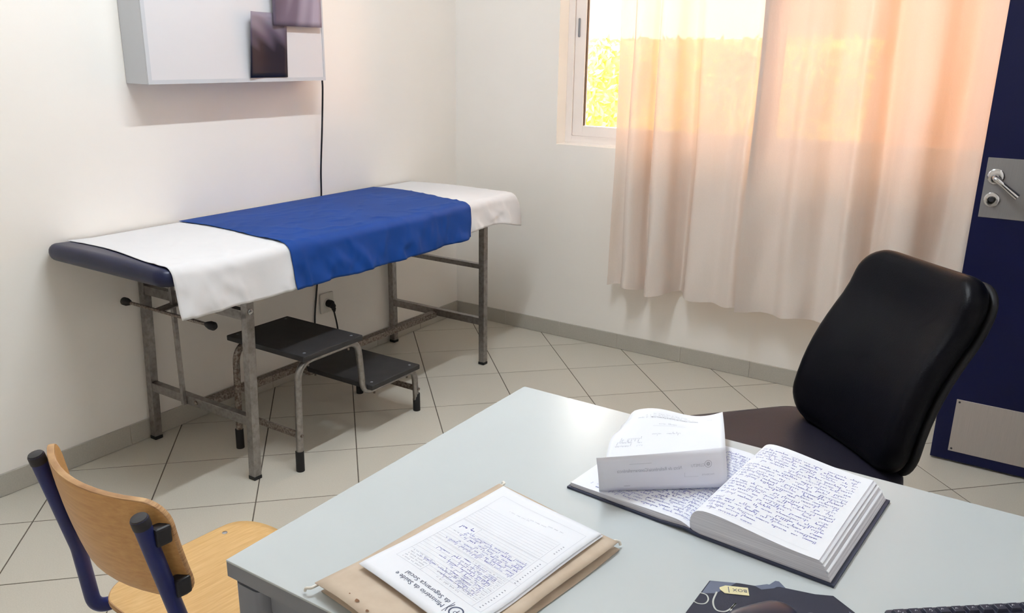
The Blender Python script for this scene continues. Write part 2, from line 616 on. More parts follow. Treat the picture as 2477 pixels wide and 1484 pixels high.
def tile_mesh(poly):
    cx = sum(p[0] for p in poly) / len(poly)
    cy = sum(p[1] for p in poly) / len(poly)
    n = len(poly)
    sh = 0.006
    vs = [(x, y, -0.0014) for x, y in poly] + [(x, y, -0.0006) for x, y in poly]
    vs += [(x + (cx - x) * sh, y + (cy - y) * sh, 0) for x, y in poly]
    fs = [tuple(2 * n + i for i in range(n))]
    for l in (0, 1):
        fs += [(l * n + i, l * n + (i + 1) % n, (l + 1) * n + (i + 1) % n, (l + 1) * n + i) for i in range(n)]
    return MB().add(vs, fs)

full = None
gap = 0.0040
for i in range(-14, 22):
    for j in range(-14, 22):
        def C(a, b):
            return (gx + gu[0] * T * a + gv[0] * T * b, gy + gu[1] * T * a + gv[1] * T * b)
        g = gap / 2 / T
        poly = [C(i + g, j + g), C(i + g, j + 1 - g), C(i + 1 - g, j + 1 - g), C(i + 1 - g, j + g)]
        cl = clip(clip(clip(clip(poly, -1, 0, -0.001), 1, 0, RX), 0, 1, -0.001), 0, -1, -RY)
        if len(cl) < 3:
            continue
        ar = abs(sum(cl[k][0] * cl[(k + 1) % len(cl)][1] - cl[(k + 1) % len(cl)][0] * cl[k][1] for k in range(len(cl)))) / 2
        if ar < 0.0004:
            continue
        whole = all(abs(a[0] - b[0]) + abs(a[1] - b[1]) < 1e-9 for a, b in zip(poly, cl)) and len(cl) == 4
        if whole:
            cxy = C(i + .5, j + .5)
            if full is None:
                o = tile_mesh([(p[0] - cxy[0], p[1] - cxy[1]) for p in poly]).build('tile', 'tile', floor)
                full = o.data
            else:
                o = bpy.data.objects.new('tile', full)
                COL.objects.link(o)
                o.parent = floor
            o.location = (cxy[0], cxy[1], 0)
        else:
            tile_mesh(cl).build('tile', 'tile', floor)

struct(MB().box(-.12, CX + .1, RY - .1, WD, RZ, RZ + .12).build('ceiling', 'ceiling'))
struct(MB().box(-.12, 0, RY - .1, WD, -0.001, RZ).build('wall_left', 'wall'))
wb = MB()
wb.box(0, WX0, 0, WD, -0.001, RZ).box(WX1, CX + .1, 0, WD, -0.001, RZ)
wb.box(WX0, WX1, 0, WD, -0.001, WZ0).box(WX0, WX1, 0, WD, WZ1, RZ)
struct(wb.build('wall_window', 'wall', fix=False))
DY0, DY1, DZ = -1.36, -0.43, 2.10            # doorway in the right wall
wr = MB()
wr.box(RX, RX + .12, RY, DY0, -0.001, RZ).box(RX, RX + .12, DY1, 0, -0.001, RZ).box(RX, RX + .12, DY0, DY1, DZ, RZ)
struct(wr.build('wall_right', 'wall', fix=False))
struct(MB().box(0, CX, RY - .1, RY, -0.001, RZ).build('wall_back', 'wall'))
struct(MB().box(CX, CX + .1, RY - .1, 0, -0.001, RZ).build('wall_corridor', 'wall'))
tf = MB()
tf.box(RX - .012, RX + .132, DY0 - .05, DY0 + .02, 0.001, DZ + .05).box(RX - .012, RX + .132, DY1 - .0, DY1 + .05, 0.001, DZ + .05)
tf.box(RX - .012, RX + .132, DY0 + .02, DY1, DZ - .02, DZ + .05)
struct(tf.build('trim_1', 'door', fix=False))

# tiled skirting
SH, ST, SL = 0.0777, 0.009, 0.3372
def skirting(name, along, length, start=0.0):
    if along == 'y':
        base = struct(MB().box(0.0005, 0.006, -length, -ST, 0.0005, SH - .001).build(name, 'skirt_grout'))
    else:
        base = struct(MB().box(0.0005, length, -0.006, -0.0005, 0.0005, SH - .001).build(name, 'skirt_grout'))
    me = None
    k = 0
    p = start
    while p < length - .03:
        l = min(SL, length - p)
        q0, q1 = max(p, 0.0) + .0012, p + l - .0012
        if along == 'y':
            MB().box(0.001, ST, -q1, -q0, 0.0008, SH).build('skirting_tile', 'skirt', base, bevel=.0012, seg=1)
        else:
            MB().box(q0, q1, -ST, -0.001, 0.0008, SH).build('skirting_tile', 'skirt', base, bevel=.0012, seg=1)
        p += l
    return base
skirting('baseboard_window', 'x', RX - .001, start=-0.005 + .0)
skirting('baseboard_left', 'y', 4.58, start=0.0)

# window: fixed outer frame, two sliding sashes
win = struct(MB().box(WX0, WX1, 0.085, WD - .01, WZ0, WZ0 + .006).build('window_1', 'pvc'))
fr = MB()
fy0, fy1 = 0.085, 0.165
fr.box(WX0, WX0 + .036, fy0, fy1, WZ0 + .006, WZ1).box(WX1 - .036, WX1, fy0, fy1, WZ0 + .006, WZ1)
fr.box(WX0 + .036, WX1 - .036, fy0, fy1, WZ0 + .006, WZ0 + .036).box(WX0 + .036, WX1 - .036, fy0, fy1, WZ1 - .036, WZ1)
fr.build('window_frame', 'pvc', win, bevel=.003)
MB().box(WX0 + .031, WX0 + .037, fy0 - .003, fy0, WZ0 + .036, WZ1 - .036).box(WX0 + .037, WX1 - .037, fy0 - .003, fy0, WZ0 + .031, WZ0 + .037).build('frame_bead', 'pvc', win)
xm = (WX0 + WX1) / 2
for a, b, y0 in ((WX0 + .038, xm + .03, fy0 + .004), (xm - .03, WX1 - .038, fy0 + .042)):
    sb = MB()
    sw = .056
    z0, z1 = WZ0 + .038, WZ1 - .038
    sb.box(a, a + sw, y0, y0 + .034, z0, z1).box(b - sw, b, y0, y0 + .034, z0, z1)
    sb.box(a + sw, b - sw, y0, y0 + .034, z0, z0 + sw - .006).box(a + sw, b - sw, y0, y0 + .034, z1 - sw, z1)
    so = sb.build('window_sash', 'pvc', win, bevel=.003)
    MB().box(a + sw - .004, b - sw + .004, y0 + .014, y0 + .02, z0 + sw - .01, z1 - sw + .004).build('window_pane', 'glass', so)
    g = MB()
    g.box(a + sw - .001, a + sw + .003, y0 + .008, y0 + .026, z0 + sw - .006, z1 - sw)
    g.build('gasket', 'dark_plastic', so)
    if y0 < fy0 + .02:
        MB().slab(.011, .088, .006, .005, .002, nc=4, ne=2, rings=2,
                  deform=lambda p: Vector((a + .022 + p.x, y0 - .001 - p.z, 1.538 + p.y))).build('sash_latch', 'desk_edge', so, smooth=True)
# sill outside
MB().box(WX0 - .04, WX1 + .04, WD, WD + .05, WZ0 - .03, WZ0).build('window_sill', 'pvc', win)

# ------------------------------------------------------------------ outside the window
struct(MB().box(-14, 14, WD, 16, -0.6, -0.3).build('ground', 'soil'))
bld = empty('added_building', (0, 0, -.3))  # added: blocks sky behind the right curtain and gives it an orange glow
MB().box(0.02, 8.0, 5.4, 9.4, -.0, 4.9).build('wall', 'ochre', bld)
rf = MB().box(-.12, 8.2, 5.2, 9.6, 4.9, 5.1).build('roof_slab', 'ceiling', bld)
for k in range(3):
    w = MB().box(4.5 + 1.2 * k, 5.3 + 1.2 * k, 5.36, 5.4, 1.7, 3.1).build('window', 'pvc', bld)
    MB().box(4.57 + 1.2 * k, 5.23 + 1.2 * k, 5.35, 5.36, 1.77, 3.03).build('pane', 'dark_plastic', w)
tag(bld, 'unseen sunlit ochre block added beyond the hedge to dim and warm the curtain glow', 'added_building')

hedge = empty('hedge', (-1.5, 3.2, -.3))
rng = random.Random(3)
hm = MB()
def hsurf(x, y, z):
    return .12 * math.sin(x * 3.1 + z * 2.0) + .1 * math.sin(x * 7.7 - z * 5.3) + .06 * math.sin(z * 11 + x * 4)
hm.grid(lambda u, v: (u * 6 - 3, (-.35 + .1 * math.sin(v * PI)) * -1 * 0 - .35 * math.sin(PI * min(1, v * 1.25) * .5 + .3) + hsurf(u * 6 - 3, 0, v * 1.8) * .6, v * 1.75), 60, 24)
hm.grid(lambda u, v: (u * 6 - 3, -.35 * math.sin(PI * .5 + .3) + .8 * v + hsurf(u * 6 - 3, 0, 1.8) * .6 * (1 - v), 1.75 + .1 * math.sin(v * PI)), 60, 6)
hm.build('foliage_body', 'leaf', hedge, smooth=True, fix=False)
lf = MB()
for k in range(9000):
    x, z = rng.uniform(-3, 3), rng.uniform(0.3, 1.85)
    v = min(1, z / 1.75)
    y = -.35 * math.sin(PI * min(1, v * 1.25) * .5 + .3) + hsurf(x, 0, v * 1.8) * .6 - rng.uniform(0, .07)
    a, b = rng.uniform(0, 2 * PI), rng.uniform(-.9, .9)
    d = Vector((math.cos(a), -.3 + .3 * b, math.sin(a))).normalized()
    s2 = d.cross(Vector((rng.uniform(-.5, .5), -1, rng.uniform(-.5, .5)))).normalized()
    c = Vector((x, y, z))
    L, W = rng.uniform(.035, .06), rng.uniform(.012, .02)
    lf.add([c - d * L, c + s2 * W, c + d * L, c - s2 * W], [(0, 1, 2, 3)])
lo = lf.build('leaves', 'leaf', hedge, fix=False)
lo['kind'] = 'stuff'
for k in range(6):
    MB().tube([(-2.6 + k, .1, 0), (-2.55 + k, .12, .7), (-2.62 + k, .1, 1.4)], [.035, .03, .012], 8).build('stem', 'stem', hedge, smooth=True)
tag(hedge, 'yellow-green leafy hedge seen in bright sun through the window pane', 'hedge')

# ------------------------------------------------------------------ ceiling lamp
lamp = empty('ceiling_lamp', (1.44, -1.98, RZ))
MB().box(-.05, .05, -.62, .62, -.035, 0).build('lamp_body', 'white_metal', lamp, bevel=.004)
for y in (-.6, .6):
    MB().box(-.014, .014, y - .012, y + .012, -.075, -.035).build('tube_holder', 'socket', lamp, bevel=.003)
MB().tube([(0, -.588, -.055), (0, .588, -.055)], .013, 14).build('fluorescent_tube', 'tube', lamp, smooth=True)
tag(lamp, 'white fluorescent batten lamp with one lit tube on the ceiling', 'ceiling lamp')

# ------------------------------------------------------------------ door (opened, standing in front of the window wall)
DX0, DX1, DYF = 2.495, 3.385, -0.410
door = struct(MB().box(DX0, DX1, DYF, DYF + .04, .008, 2.06).build('door_1', 'door', bevel=.0015, seg=1))
lp = MB().box(DX0 + .018, DX0 + .26, DYF - .0025, DYF - .0002, .908, 1.108).build('lock_plate', 'alu', door, bevel=.001, seg=1)
lp['label'] = 'brushed metal lock plate behind the handle'
hx, hz = DX0 + .050, 1.047
ros = MB().lathe((hx, DYF - .0025, hz), (0, -1, 0), [(.0255, 0), (.0255, .004), (.022, .0065), (.012, .007)], 28).build('handle_rosette', 'chrome', lp, smooth=True)
hp = fillet([(hx, DYF - .008, hz), (hx, DYF - .052, hz), (hx + .026, DYF - .055, hz - .019), (hx + .073, DYF - .050, hz - .056)], [.014, .02])
MB().tube(hp, [.0095] * (len(hp) - 9) + [.0088] * 8 + [.0115], 14).build('door_handle', 'chrome', lp, smooth=True)['label'] = 'chrome lever handle'
kz = .970
MB().lathe((hx, DYF - .0025, kz), (0, -1, 0), [(.024, 0), (.024, .004), (.020, .006), (.011, .0065)], 28).build('key_rosette', 'chrome', lp, smooth=True)
MB().lathe((hx, DYF - .009, kz + .002), (0, -1, 0), [(.0085, 0), (.0085, .012), (.007, .014)], 18).build('lock_cylinder', 'dark_plastic', lp, smooth=True)
kp = MB().box(DX0 + .055, DX1 - .05, DYF - .0025, DYF - .0002, .046, .248).build('kick_plate', 'kick', door, bevel=.001, seg=1)
for x in (DX0 + .065, DX1 - .06):
    for z in (.056, .238):
        MB().lathe((x, DYF - .0025, z), (0, -1, 0), [(.004, 0), (.003, .0015)], 10).build('screw', 'dark_plastic', kp, smooth=True)
for z in (.25, 1.05, 1.85):
    MB().tube([(DX1 + .004, DYF + .02, z), (DX1 + .004, DYF + .02, z + .09)], .007, 10).build('hinge', 'alu', door, smooth=True)

# ------------------------------------------------------------------ curtains
CT, CB = 2.36, 0.357
rod = empty('curtain_rod', (0, 0, CT))
MB().tube([(.45, -.125, .0), (2.75, -.125, .0)], .011, 14).build('rail', 'white_metal', rod, smooth=True)
for x in (.5, 1.6, 2.7):
    MB().tube([(x, -.001, .0), (x, -.125, .0)], .007, 8).build('bracket', 'white_metal', rod, smooth=True)
for x in (.45, 2.75):
    MB().lathe((x, -.125, 0), (1, 0, 0), [(.006, -.02), (.018, -.01), (.02, 0), (.018, .01), (.006, .02)], 16).build('finial', 'white_metal', rod, smooth=True)
tag(rod, 'white curtain rod fixed on the wall above the window', 'curtain rod')

def curtain(name, pts, label, seed, seam=None):
    path = smooth_path([(x, y, 0) for x, y in pts], 9)
    n = len(path) - 1
    x_lo, x_hi = pts[0][0], pts[-1][0]
    rg = random.Random(seed)
    ph = [rg.uniform(0, 6.28) for _ in range(8)]
    nv = 70
    def fn(u, v):
        k = u * n
        i = min(int(k), n - 1)
        p = path[i].lerp(path[i + 1], k - i)
        z = CT - .013 - (CT - .013 - CB) * v
        s = .55 + .45 * sst(0, .8, v)                 # folds open out towards the hem
        y = -.125 + (p.y + .125) * s
        y += .006 * math.sin(9 * v + 14 * u + ph[0]) * v + .003 * math.sin(23 * v + 40 * u + ph[1]) * v
        x = p.x + .008 * math.sin(4 * v + 9 * u + ph[2]) * math.sin(PI * v) + .004 * math.sin(11 * v + 31 * u + ph[3]) * sst(.5, 1, v)
        z += (.006 * math.sin(17 * u + ph[4]) + .004 * math.sin(43 * u + ph[5])) * sst(.8, 1, v)
        return (x, min(y, -.014), z)
    mb = MB().grid(fn, n, nv)
    o = mb.build(name, 'curtain', smooth=True, fix=False)
    tag(o, label, 'curtain', 'sheer curtains at the window')
    # stitched hem and side seam, a doubled strip of the same cloth
    def off(u, v):
        p = fn(u, v)
        return (p[0], p[1] - .0022, p[2] + .0005)
    MB().grid(lambda u, v: off(u, .977 + .023 * v), n, 3).build('hem', 'curtain', o, smooth=True, fix=False)
    if seam is not None:
        MB().grid(lambda u, v: off(seam + .014 * u, v * .999), 2, nv).build('side_seam', 'curtain', o, smooth=True, fix=False)
    return o
curtain('curtain', [(.985, -.105), (1.02, -.075), (1.05, -.085), (1.072, -.15), (1.11, -.165), (1.145, -.11), (1.165, -.06), (1.20, -.15), (1.235, -.185), (1.285, -.155),
                    (1.30, -.07), (1.325, -.03), (1.355, -.06), (1.385, -.115), (1.45, -.12), (1.52, -.11), (1.575, -.14), (1.615, -.165), (1.65, -.14), (1.685, -.105)],
        'sheer cream curtain panel with narrow folds hanging beside the open window corner', 5, seam=.984)
curtain('curtain', [(1.638, -.190), (1.69, -.145), (1.74, -.125), (1.79, -.13), (1.84, -.18), (1.90, -.165), (1.96, -.125), (2.02, -.15), (2.055, -.19), (2.10, -.14),
                    (2.13, -.07), (2.17, -.10), (2.22, -.15), (2.28, -.15), (2.33, -.09), (2.38, -.06), (2.42, -.10), (2.47, -.16), (2.53, -.13), (2.60, -.07), (2.66, -.09)],
        'wide sheer peach-lit curtain panel hanging between the other panel and the blue door', 11, seam=.0)

# ------------------------------------------------------------------ x-ray light box on the left wall
LX, LY0, LY1, LZ0, LZ1 = 0.125, -1.874, -1.061, 1.297, 1.80
box = MB().box(0.001, LX - .004, LY0, LY1, LZ0, LZ1).build('xray_viewer', 'white_metal', bevel=.0015, seg=1)
tag(box, 'white wall-mounted x-ray light box with opal front above the exam couch', 'light box')
fb = MB()
fw_ = .014
fb.box(LX - .004, LX + .002, LY0, LY1, LZ0, LZ0 + fw_).box(LX - .004, LX + .002, LY0, LY1, LZ1 - fw_, LZ1)
fb.box(LX - .004, LX + .002, LY0, LY0 + fw_, LZ0 + fw_, LZ1 - fw_).box(LX - .004, LX + .002, LY1 - fw_ * .6, LY1, LZ0 + fw_, LZ1 - fw_)
fb.build('front_frame', 'white_metal', box, fix=False)
MB().box(LX - .0035, LX - .001, LY0 + fw_, LY1 - fw_ * .6, LZ0 + fw_, LZ1 - fw_).build('opal_panel', 'acrylic', box)
def film(name, y0, y1, z0, z1, curl, lean, material, label, off=0.0):
    def fn(u, v):
        y = y0 + (y1 - y0) * u
        z = z0 + (z1 - z0) * v
        x = LX + .0035 + off + lean * v + curl * (1 - math.sin(PI * u)) * (.3 + .7 * v) * (1 if u < .5 else .3)
        return (x, y, z)
    o = MB().grid(fn, 14, 12).build(name, material, smooth=True, fix=False, solid=.0006)
    return tag(o, label, 'x-ray film')
film('xray_film', -1.455, -1.268, 1.313, 1.548, .028, .006, 'film_a', 'dark x-ray film standing on the bottom ledge of the light box')
film('xray_film', -1.338, -1.088, 1.502, 1.756, .006, .0, 'film_b', 'grey x-ray film clipped higher up, overlapping the dark film below it', off=.017)

# power lead and socket
sock = empty('wall_socket', (0, -1.003, .306))
MB().slab(.082, .095, .010, .008, .004, nc=4, ne=3, rings=3, deform=lambda p: Vector((.0008 + p.z, p.x, p.y))).build('cover_plate', 'socket', sock, smooth=True)
MB().lathe((.0108, 0, -.002), (1, 0, 0), [(.024, 0), (.024, .002), (.020, .0035)], 24).build('socket_insert', 'socket', sock, smooth=True)
tag(sock, 'white square wall socket low on the wall behind the couch', 'socket')
cord = empty('power_cord', (.03, -1.0, .01))
def rel(p):
    return (p[0] - .03, p[1] + 1.0, p[2] - .01)
cp = [(.085, -1.04, 1.296), (.084, -1.04, 1.25), (.06, -1.03, 1.10), (.03, -1.02, .92), (.012, -1.01, .78), (.0075, -1.03, .60), (.0075, -1.055, .42), (.0075, -1.083, .24), (.010, -1.075, .12), (.016, -1.03, .05), (.016, -.975, .045), (.012, -.945, .11), (.016, -.953, .18), (.034, -.985, .255), (.036, -.994, .285)]
MB().tube([rel(p) for p in smooth_path(cp, 8)], .0038, 8).build('cable', 'cable', cord, smooth=True)
pp_ = [(.014, -1.003, .305), (.026, -1.003, .305), (.038, -1.001, .300), (.040, -.995, .284), (.037, -.989, .268)]
MB().tube([rel(p) for p in smooth_path(pp_, 5)], [.017] * 6 + [.018] * 4 + [.014] * 4 + [.010] * 4 + [.007] * 3, 14).build('plug', 'black_rubber', cord, smooth=True)
tag(cord, 'black power cable hanging from the light box down to the socket', 'power cord')

# ================================================================== EXAMINATION COUCH
MX0, MX1, MY0, MY1, MZ0, MZ1 = .012, .632, -2.242, -.375, .738, .793
couch = empty('exam_couch', (.305, -1.255, 0))
cx0, cy0 = .305, -1.255
def rl(x, y, z):
    return Vector((x - cx0, y - cy0, z))
def md(p):
    q = Vector((p.x, p.y, p.z))
    q.x += (MX0 + MX1) / 2 - cx0
    q.y += (MY0 + MY1) / 2 - cy0
    e = max(0, 1 - (abs(p.x) / .31) ** 2)
    q.z += MZ0 + (.006 * e if p.z > .03 else 0)
    # head end slightly lifted
    q.z += .012 * sst(.75, .95, -p.y) if p.y < 0 else 0
    return q
MB().slab(MX1 - MX0, MY1 - MY0, MZ1 - MZ0, .045, .026, nc=6, ne=5, rings=10, deform=md).build('mattress', 'navy_vinyl', couch, smooth=True)['label'] = 'dark navy vinyl padding'
MB().box(*[a - cx0 for a in (.03, .612)], *[a - cy0 for a in (-1.99, -.40)], .724, .738).build('base_board', 'board', couch)
lw = .030
for x, y, yt in ((.030, -1.934, -1.908), (.582, -1.934, -1.908), (.030, -.574, -.576), (.582, -.574, -.576)):
    leg = MB().bar(rl(x, y, .012), rl(x, yt, .722), lw, lw, (0, 1, 0)).build('leg', 'steel', couch, bevel=.002)
    MB().bar(rl(x, y - .0003, .0), rl(x, y, .013), lw + .002, lw + .002, (0, 1, 0)).build('rubber_foot', 'black_rubber', leg, bevel=.002)
    if x > .5 and y < -1:
        for z in (.598, .655):
            MB().lathe(rl(x + .0152, y + .02, z), (1, 0, 0), [(.010, 0), (.010, .003), (.006, .005)], 14).build('bolt', 'screw', leg, smooth=True)
for x in (.030, .582):
    MB().bar(rl(x, -1.893, .708), rl(x, -.591, .708), .028, .028).build('side_rail', 'steel', couch, bevel=.002)
for y, z, h in ((-1.913, .583, .034), (-1.926, .212, .034), (-.576, .477, .022), (-.575, .212, .034)):
    br = MB().bar(rl(.0455, y, z), rl(.5665, y, z), .026, h).build('cross_bar', 'steel', couch, bevel=.002)
    if z < .3:
        MB().lathe(rl(.30, y - .0132, z + .0), (0, -1, 0), [(.009, 0), (.009, .004), (.005, .006)], 12).build('bolt', 'rust_steel', br, smooth=True)
MB().bar(rl(.305, -1.912, .203), rl(.305, -.589, .203), .034, .026).build('stretcher', 'rust_steel', couch, bevel=.002)
MB().lathe(rl(.0455, -.600, .455), (0, -.3, -1), [(.009, 0), (.011, .01), (.010, .03), (.005, .036)], 12).build('clamp_knob', 'black_rubber', couch, smooth=True)
# head section prop and release lever
MB().bar(rl(.242, -1.947, .195), rl(.222, -1.938, .722), .014, .014, (0, 1, 0)).build('support_rod', 'steel', couch, bevel=.001)
lv = MB().tube([rl(.07, -2.0, .557), rl(.49, -2.0, .557)], .006, 12).build('release_lever', 'rust_steel', couch, smooth=True)
for x, s in ((.07, -1), (.485, 1)):
    MB().lathe(rl(x, -2.0, .557), (s, 0, 0), [(.007, -.004), (.010, .004), (.0145, .02), (.0145, .036), (.009, .044)], 14).build('lever_grip', 'black_rubber', lv, smooth=True)
MB().bar(rl(.232, -2.0, .558), rl(.232, -1.925, .566), .05, .004).build('lever_plate', 'steel', couch)

# cloths on the couch
def mattop(x, y):
    e = max(0, 1 - (abs(x - .322) / .31) ** 2)
    z = MZ1 + .006 * e
    yy = y - (MY0 + MY1) / 2
    z += .012 * sst(.75, .95, -yy) if yy < 0 else 0
    for ye, s in ((MY0, -1), (MY1, 1)):
        d = (ye - y) * s
        if d < .026:
            d = max(d, -.004)
            z -= .026 - math.sqrt(max(0, .026 ** 2 - (.026 - d) ** 2)) if d > 0 else .026
    return z
def drape(name, y0f, y1f, lift, hem, material, label, cat, seed, ny=150, x_start=.010, wr=1.0):
    rg = random.Random(seed)
    ph = [rg.uniform(0, 6.28) for _ in range(12)]
    def fn(u, v):
        # v runs across the couch from the wall to the hem; u along its length
        y0, y1 = y0f(v), y1f(v)
        y = y0 + (y1 - y0) * u
        hz = hem(y)
        top = .607                                    # flat part
        r = .027
        Ltop, Larc = top - x_start, (r + lift) * PI / 2
        zt = mattop(top, y) + lift
        Lh = zt - r - lift - hz
        L = Ltop + Larc + Lh
        s = v * L
        if s < Ltop:
            x = x_start + s
            z = mattop(x, y) + lift
            k = (s / Ltop)
            z += (.0018 * (1 + math.sin(9 * y + 11 * x + ph[0]) * math.sin(5 * y - 7 * x + ph[1])) + wr * .0016 * max(0, math.sin(14 * y + 5 * x + ph[7]) * math.sin(3 * y - 13 * x)) ** 2) * k
        elif s < Ltop + Larc:
            a = (s - Ltop) / Larc * PI / 2
            x = top + (r + lift) * math.sin(a)
            z = zt - (r + lift) * (1 - math.cos(a))
            z += .0018 * (1 + math.sin(9 * y + 11 * x + ph[0]) * math.sin(5 * y - 7 * x + ph[1])) * (1 - (s - Ltop) / Larc)
        else:
            h = (s - Ltop - Larc) / Lh
            x = top + r + lift + .008 * h
            z = zt - r - lift - (s - Ltop - Larc)
        hf = max(0.0, (s - Ltop - Larc * .4)) / (Lh + Larc * .6)
        if hf > 0:
            f1 = 1.9 + math.sin(19 * y + ph[2]) + .6 * math.sin(33 * y + ph[3] + 1.5 * hf) + .35 * math.sin(61 * y + ph[4])
            x += hf * .0042 * f1 + wr * hf * .0016 * (1 + math.sin(47 * y - 6 * hf + ph[8]))
            z += hf * .002 * math.sin(30 * y + ph[6])
            f2 = abs(noise.noise((y * 10 + seed, hf * 1.1, 2.3))) + .5 * abs(noise.noise((y * 23, hf * 2.2 + 5, 1.7)))
            x += hf ** .7 * .022 * max(0, .42 - f2)
        if s < Ltop + Larc:
            # shallow creases pulled slantwise over the top and the rounded edge
            q = (s / (Ltop + Larc)) ** 2
            f3 = abs(noise.noise((y * 5.5 + x * 6, x * 9 - y * 2, wr * 7))) + .5 * abs(noise.noise((y * 12 - x * 7, x * 15, wr * 2)))
            z += (.0065 if wr > 1 else .003) * max(0, .30 - f3) * (.25 + .75 * q) / .30 * min(1, s / .05)
        return (x - cx0 * 0, y, z)
    o = MB().grid(fn, ny, 90).build(name, material, smooth=True, fix=False, solid=.0012)
    return tag(o, label, cat)
hem_w = lambda y: lerp_tab([(-2.25, .655), (-1.9, .648), (-1.7, .652), (-.80, .668), (-.70, .682), (-.58, .682), (-.48, .668), (-.35, .638)], y)
drape('bed_sheet', lambda v: -2.163 - .045 * sst(.2, .75, v), lambda v: -.372 + .012 * sst(.7, 1, v), .0022, hem_w, 'white_cloth',
      'long white cotton sheet spread over the exam couch, hanging over its front', 'sheet', 21, ny=220, x_start=.014, wr=0.5)
drape('drape_cloth', lambda v: -1.735 - .035 * sst(.1, .9, v), lambda v: -.672 - .085 * sst(.1, .8, v) - .02 * sst(.85, 1, v), .0072,
      lambda y: lerp_tab([(-1.8, .652), (-1.3, .650), (-.9, .655), (-.75, .664)], y) - .003, 'blue_cloth',
      'royal blue cloth laid across the middle of the white-sheeted couch', 'cloth', 21, ny=150, x_start=.0145, wr=1.6)

# ================================================================== STEP STOOL
st = empty('step_stool', (.51, -1.49, 0))
def rs(x, y, z):
    return Vector((x - .51, y + 1.49, z))
ZT, ZL = .408, .195
for x in (.352, .668):
    pth = fillet([rs(x, -1.808, .012), rs(x, -1.792, ZT - .012), rs(x, -1.500, ZT - .012), rs(x, -1.478, ZL - .012), rs(x, -1.182, ZL - .012), rs(x, -1.170, .012)],
                 [.07, .055, .05, .045, .05])[:]
    tb = MB().tube(pth, .0125, 14).build('bent_tube', 'rust_steel' if x < .5 else 'steel', st, smooth=True)
    for y in (-1.808, -1.170):
        MB().tube([rs(x, y, 0), rs(x, y + (.001 if y < -1.5 else -.0005), .075)], .0148, 14).build('rubber_tip', 'black_rubber', tb, smooth=True)
for y, z in ((-1.804, .135), (-1.173, .098)):
    b = MB().bar(rs(.364, y, z), rs(.656, y, z), .006, .024).build('cross_bar', 'rust_steel', st)
    for x in (.335, .685):
        MB().lathe(rs(x, y, z), (1 if x > .5 else -1, 0, 0), [(.006, -.006), (.006, 0), (.003, .002)], 10).build('rivet', 'rust_steel', b, smooth=True)
for (y0, y1, z) in ((-1.795, -1.508, ZT), (-1.470, -1.188, ZL)):
    t = MB().box(.31 - .51, .704 - .51, y0 + 1.49, y1 + 1.49, z, z + .020).build('step', 'step_top', st, bevel=.004)
    t['label'] = 'black rubber-covered step board'
    for x in (.335, .675):
        for y in (y0 + .03, y1 - .03):
            MB().lathe(rs(x, y, z + .0199), (0, 0, 1), [(.006, 0), (.004, .0012)], 10).build('screw', 'desk_edge', t, smooth=True)
    for x in (.352, .668):
        for y in (y0 + .05, y1 - .04):
            MB().tube([rs(x, y, z - .034), rs(x, y, z)], .004, 8).build('bolt', 'rust_steel', t, smooth=True)
tag(st, 'two-step stool with black treads and rusty bent tube legs beside the couch', 'step stool')
tag(couch, 'steel-framed examination couch with navy padding against the left wall', 'exam couch')

# ================================================================== DESK
DZT = .740
KX0, KX1, KY0, KY1 = 1.848, 3.26, -2.996, -2.228
desk = empty('desk', (KX0, KY0, 0))
def rd(x, y, z):
    return (x - KX0, y - KY0, z)
top = MB().box(0, KX1 - KX0, 0, KY1 - KY0, DZT - .0035, DZT).build('desktop', 'desk_top', desk, bevel=.001, seg=2)
MB().box(.0004, KX1 - KX0 - .0004, .0004, KY1 - KY0 - .0004, DZT - .026, DZT - .0035).build('edge_band', 'desk_edge', desk)
def dleg(x0, x1, y0, y1):
    p = []
    R = .016
    for cxx, cyy, a0 in ((x1 - R, y1 - R, 0), (x0 + R, y1 - R, 90), (x0 + R, y0 + R, 180), (x1 - R, y0 + R, 270)):
        for k in range(5):
            a = math.radians(a0 + 22.5 * k)
            p.append((cxx + R * math.cos(a) - KX0, cyy + R * math.sin(a) - KY0))
    return MB().prism(p, 0.0, DZT - .034).build('leg', 'desk_leg', desk, smooth=True)
for x0 in (KX0 + .004, KX1 - .064):
    for y0 in (KY0 + .004, KY1 - .064):
        dleg(x0, x0 + .06, y0, y0 + .06)
    MB().box(x0 + .012 - KX0, x0 + .052 - KX0, .064, KY1 - KY0 - .064, DZT - .070, DZT - .030).build('side_rail', 'desk_leg', desk, bevel=.003)
    for yy in (.012, KY1 - KY0 - .052):
        MB().box(x0 + .010 - KX0, x0 + .05 - KX0, yy, yy + .04, DZT - .0345, DZT - .0255).build('spacer', 'dark_plastic', desk)
for y0 in (.018, KY1 - KY0 - .058):
    MB().box(.064, KX1 - KX0 - .064, y0, y0 + .04, DZT - .070, DZT - .030).build('long_rail', 'desk_leg', desk, bevel=.003)
tag(desk, 'pale grey laminate office desk with square grey metal legs', 'desk')

# ================================================================== WOODEN CHAIR
ch = empty('wooden_chair', (1.53, -2.75, 0), math.radians(-4))
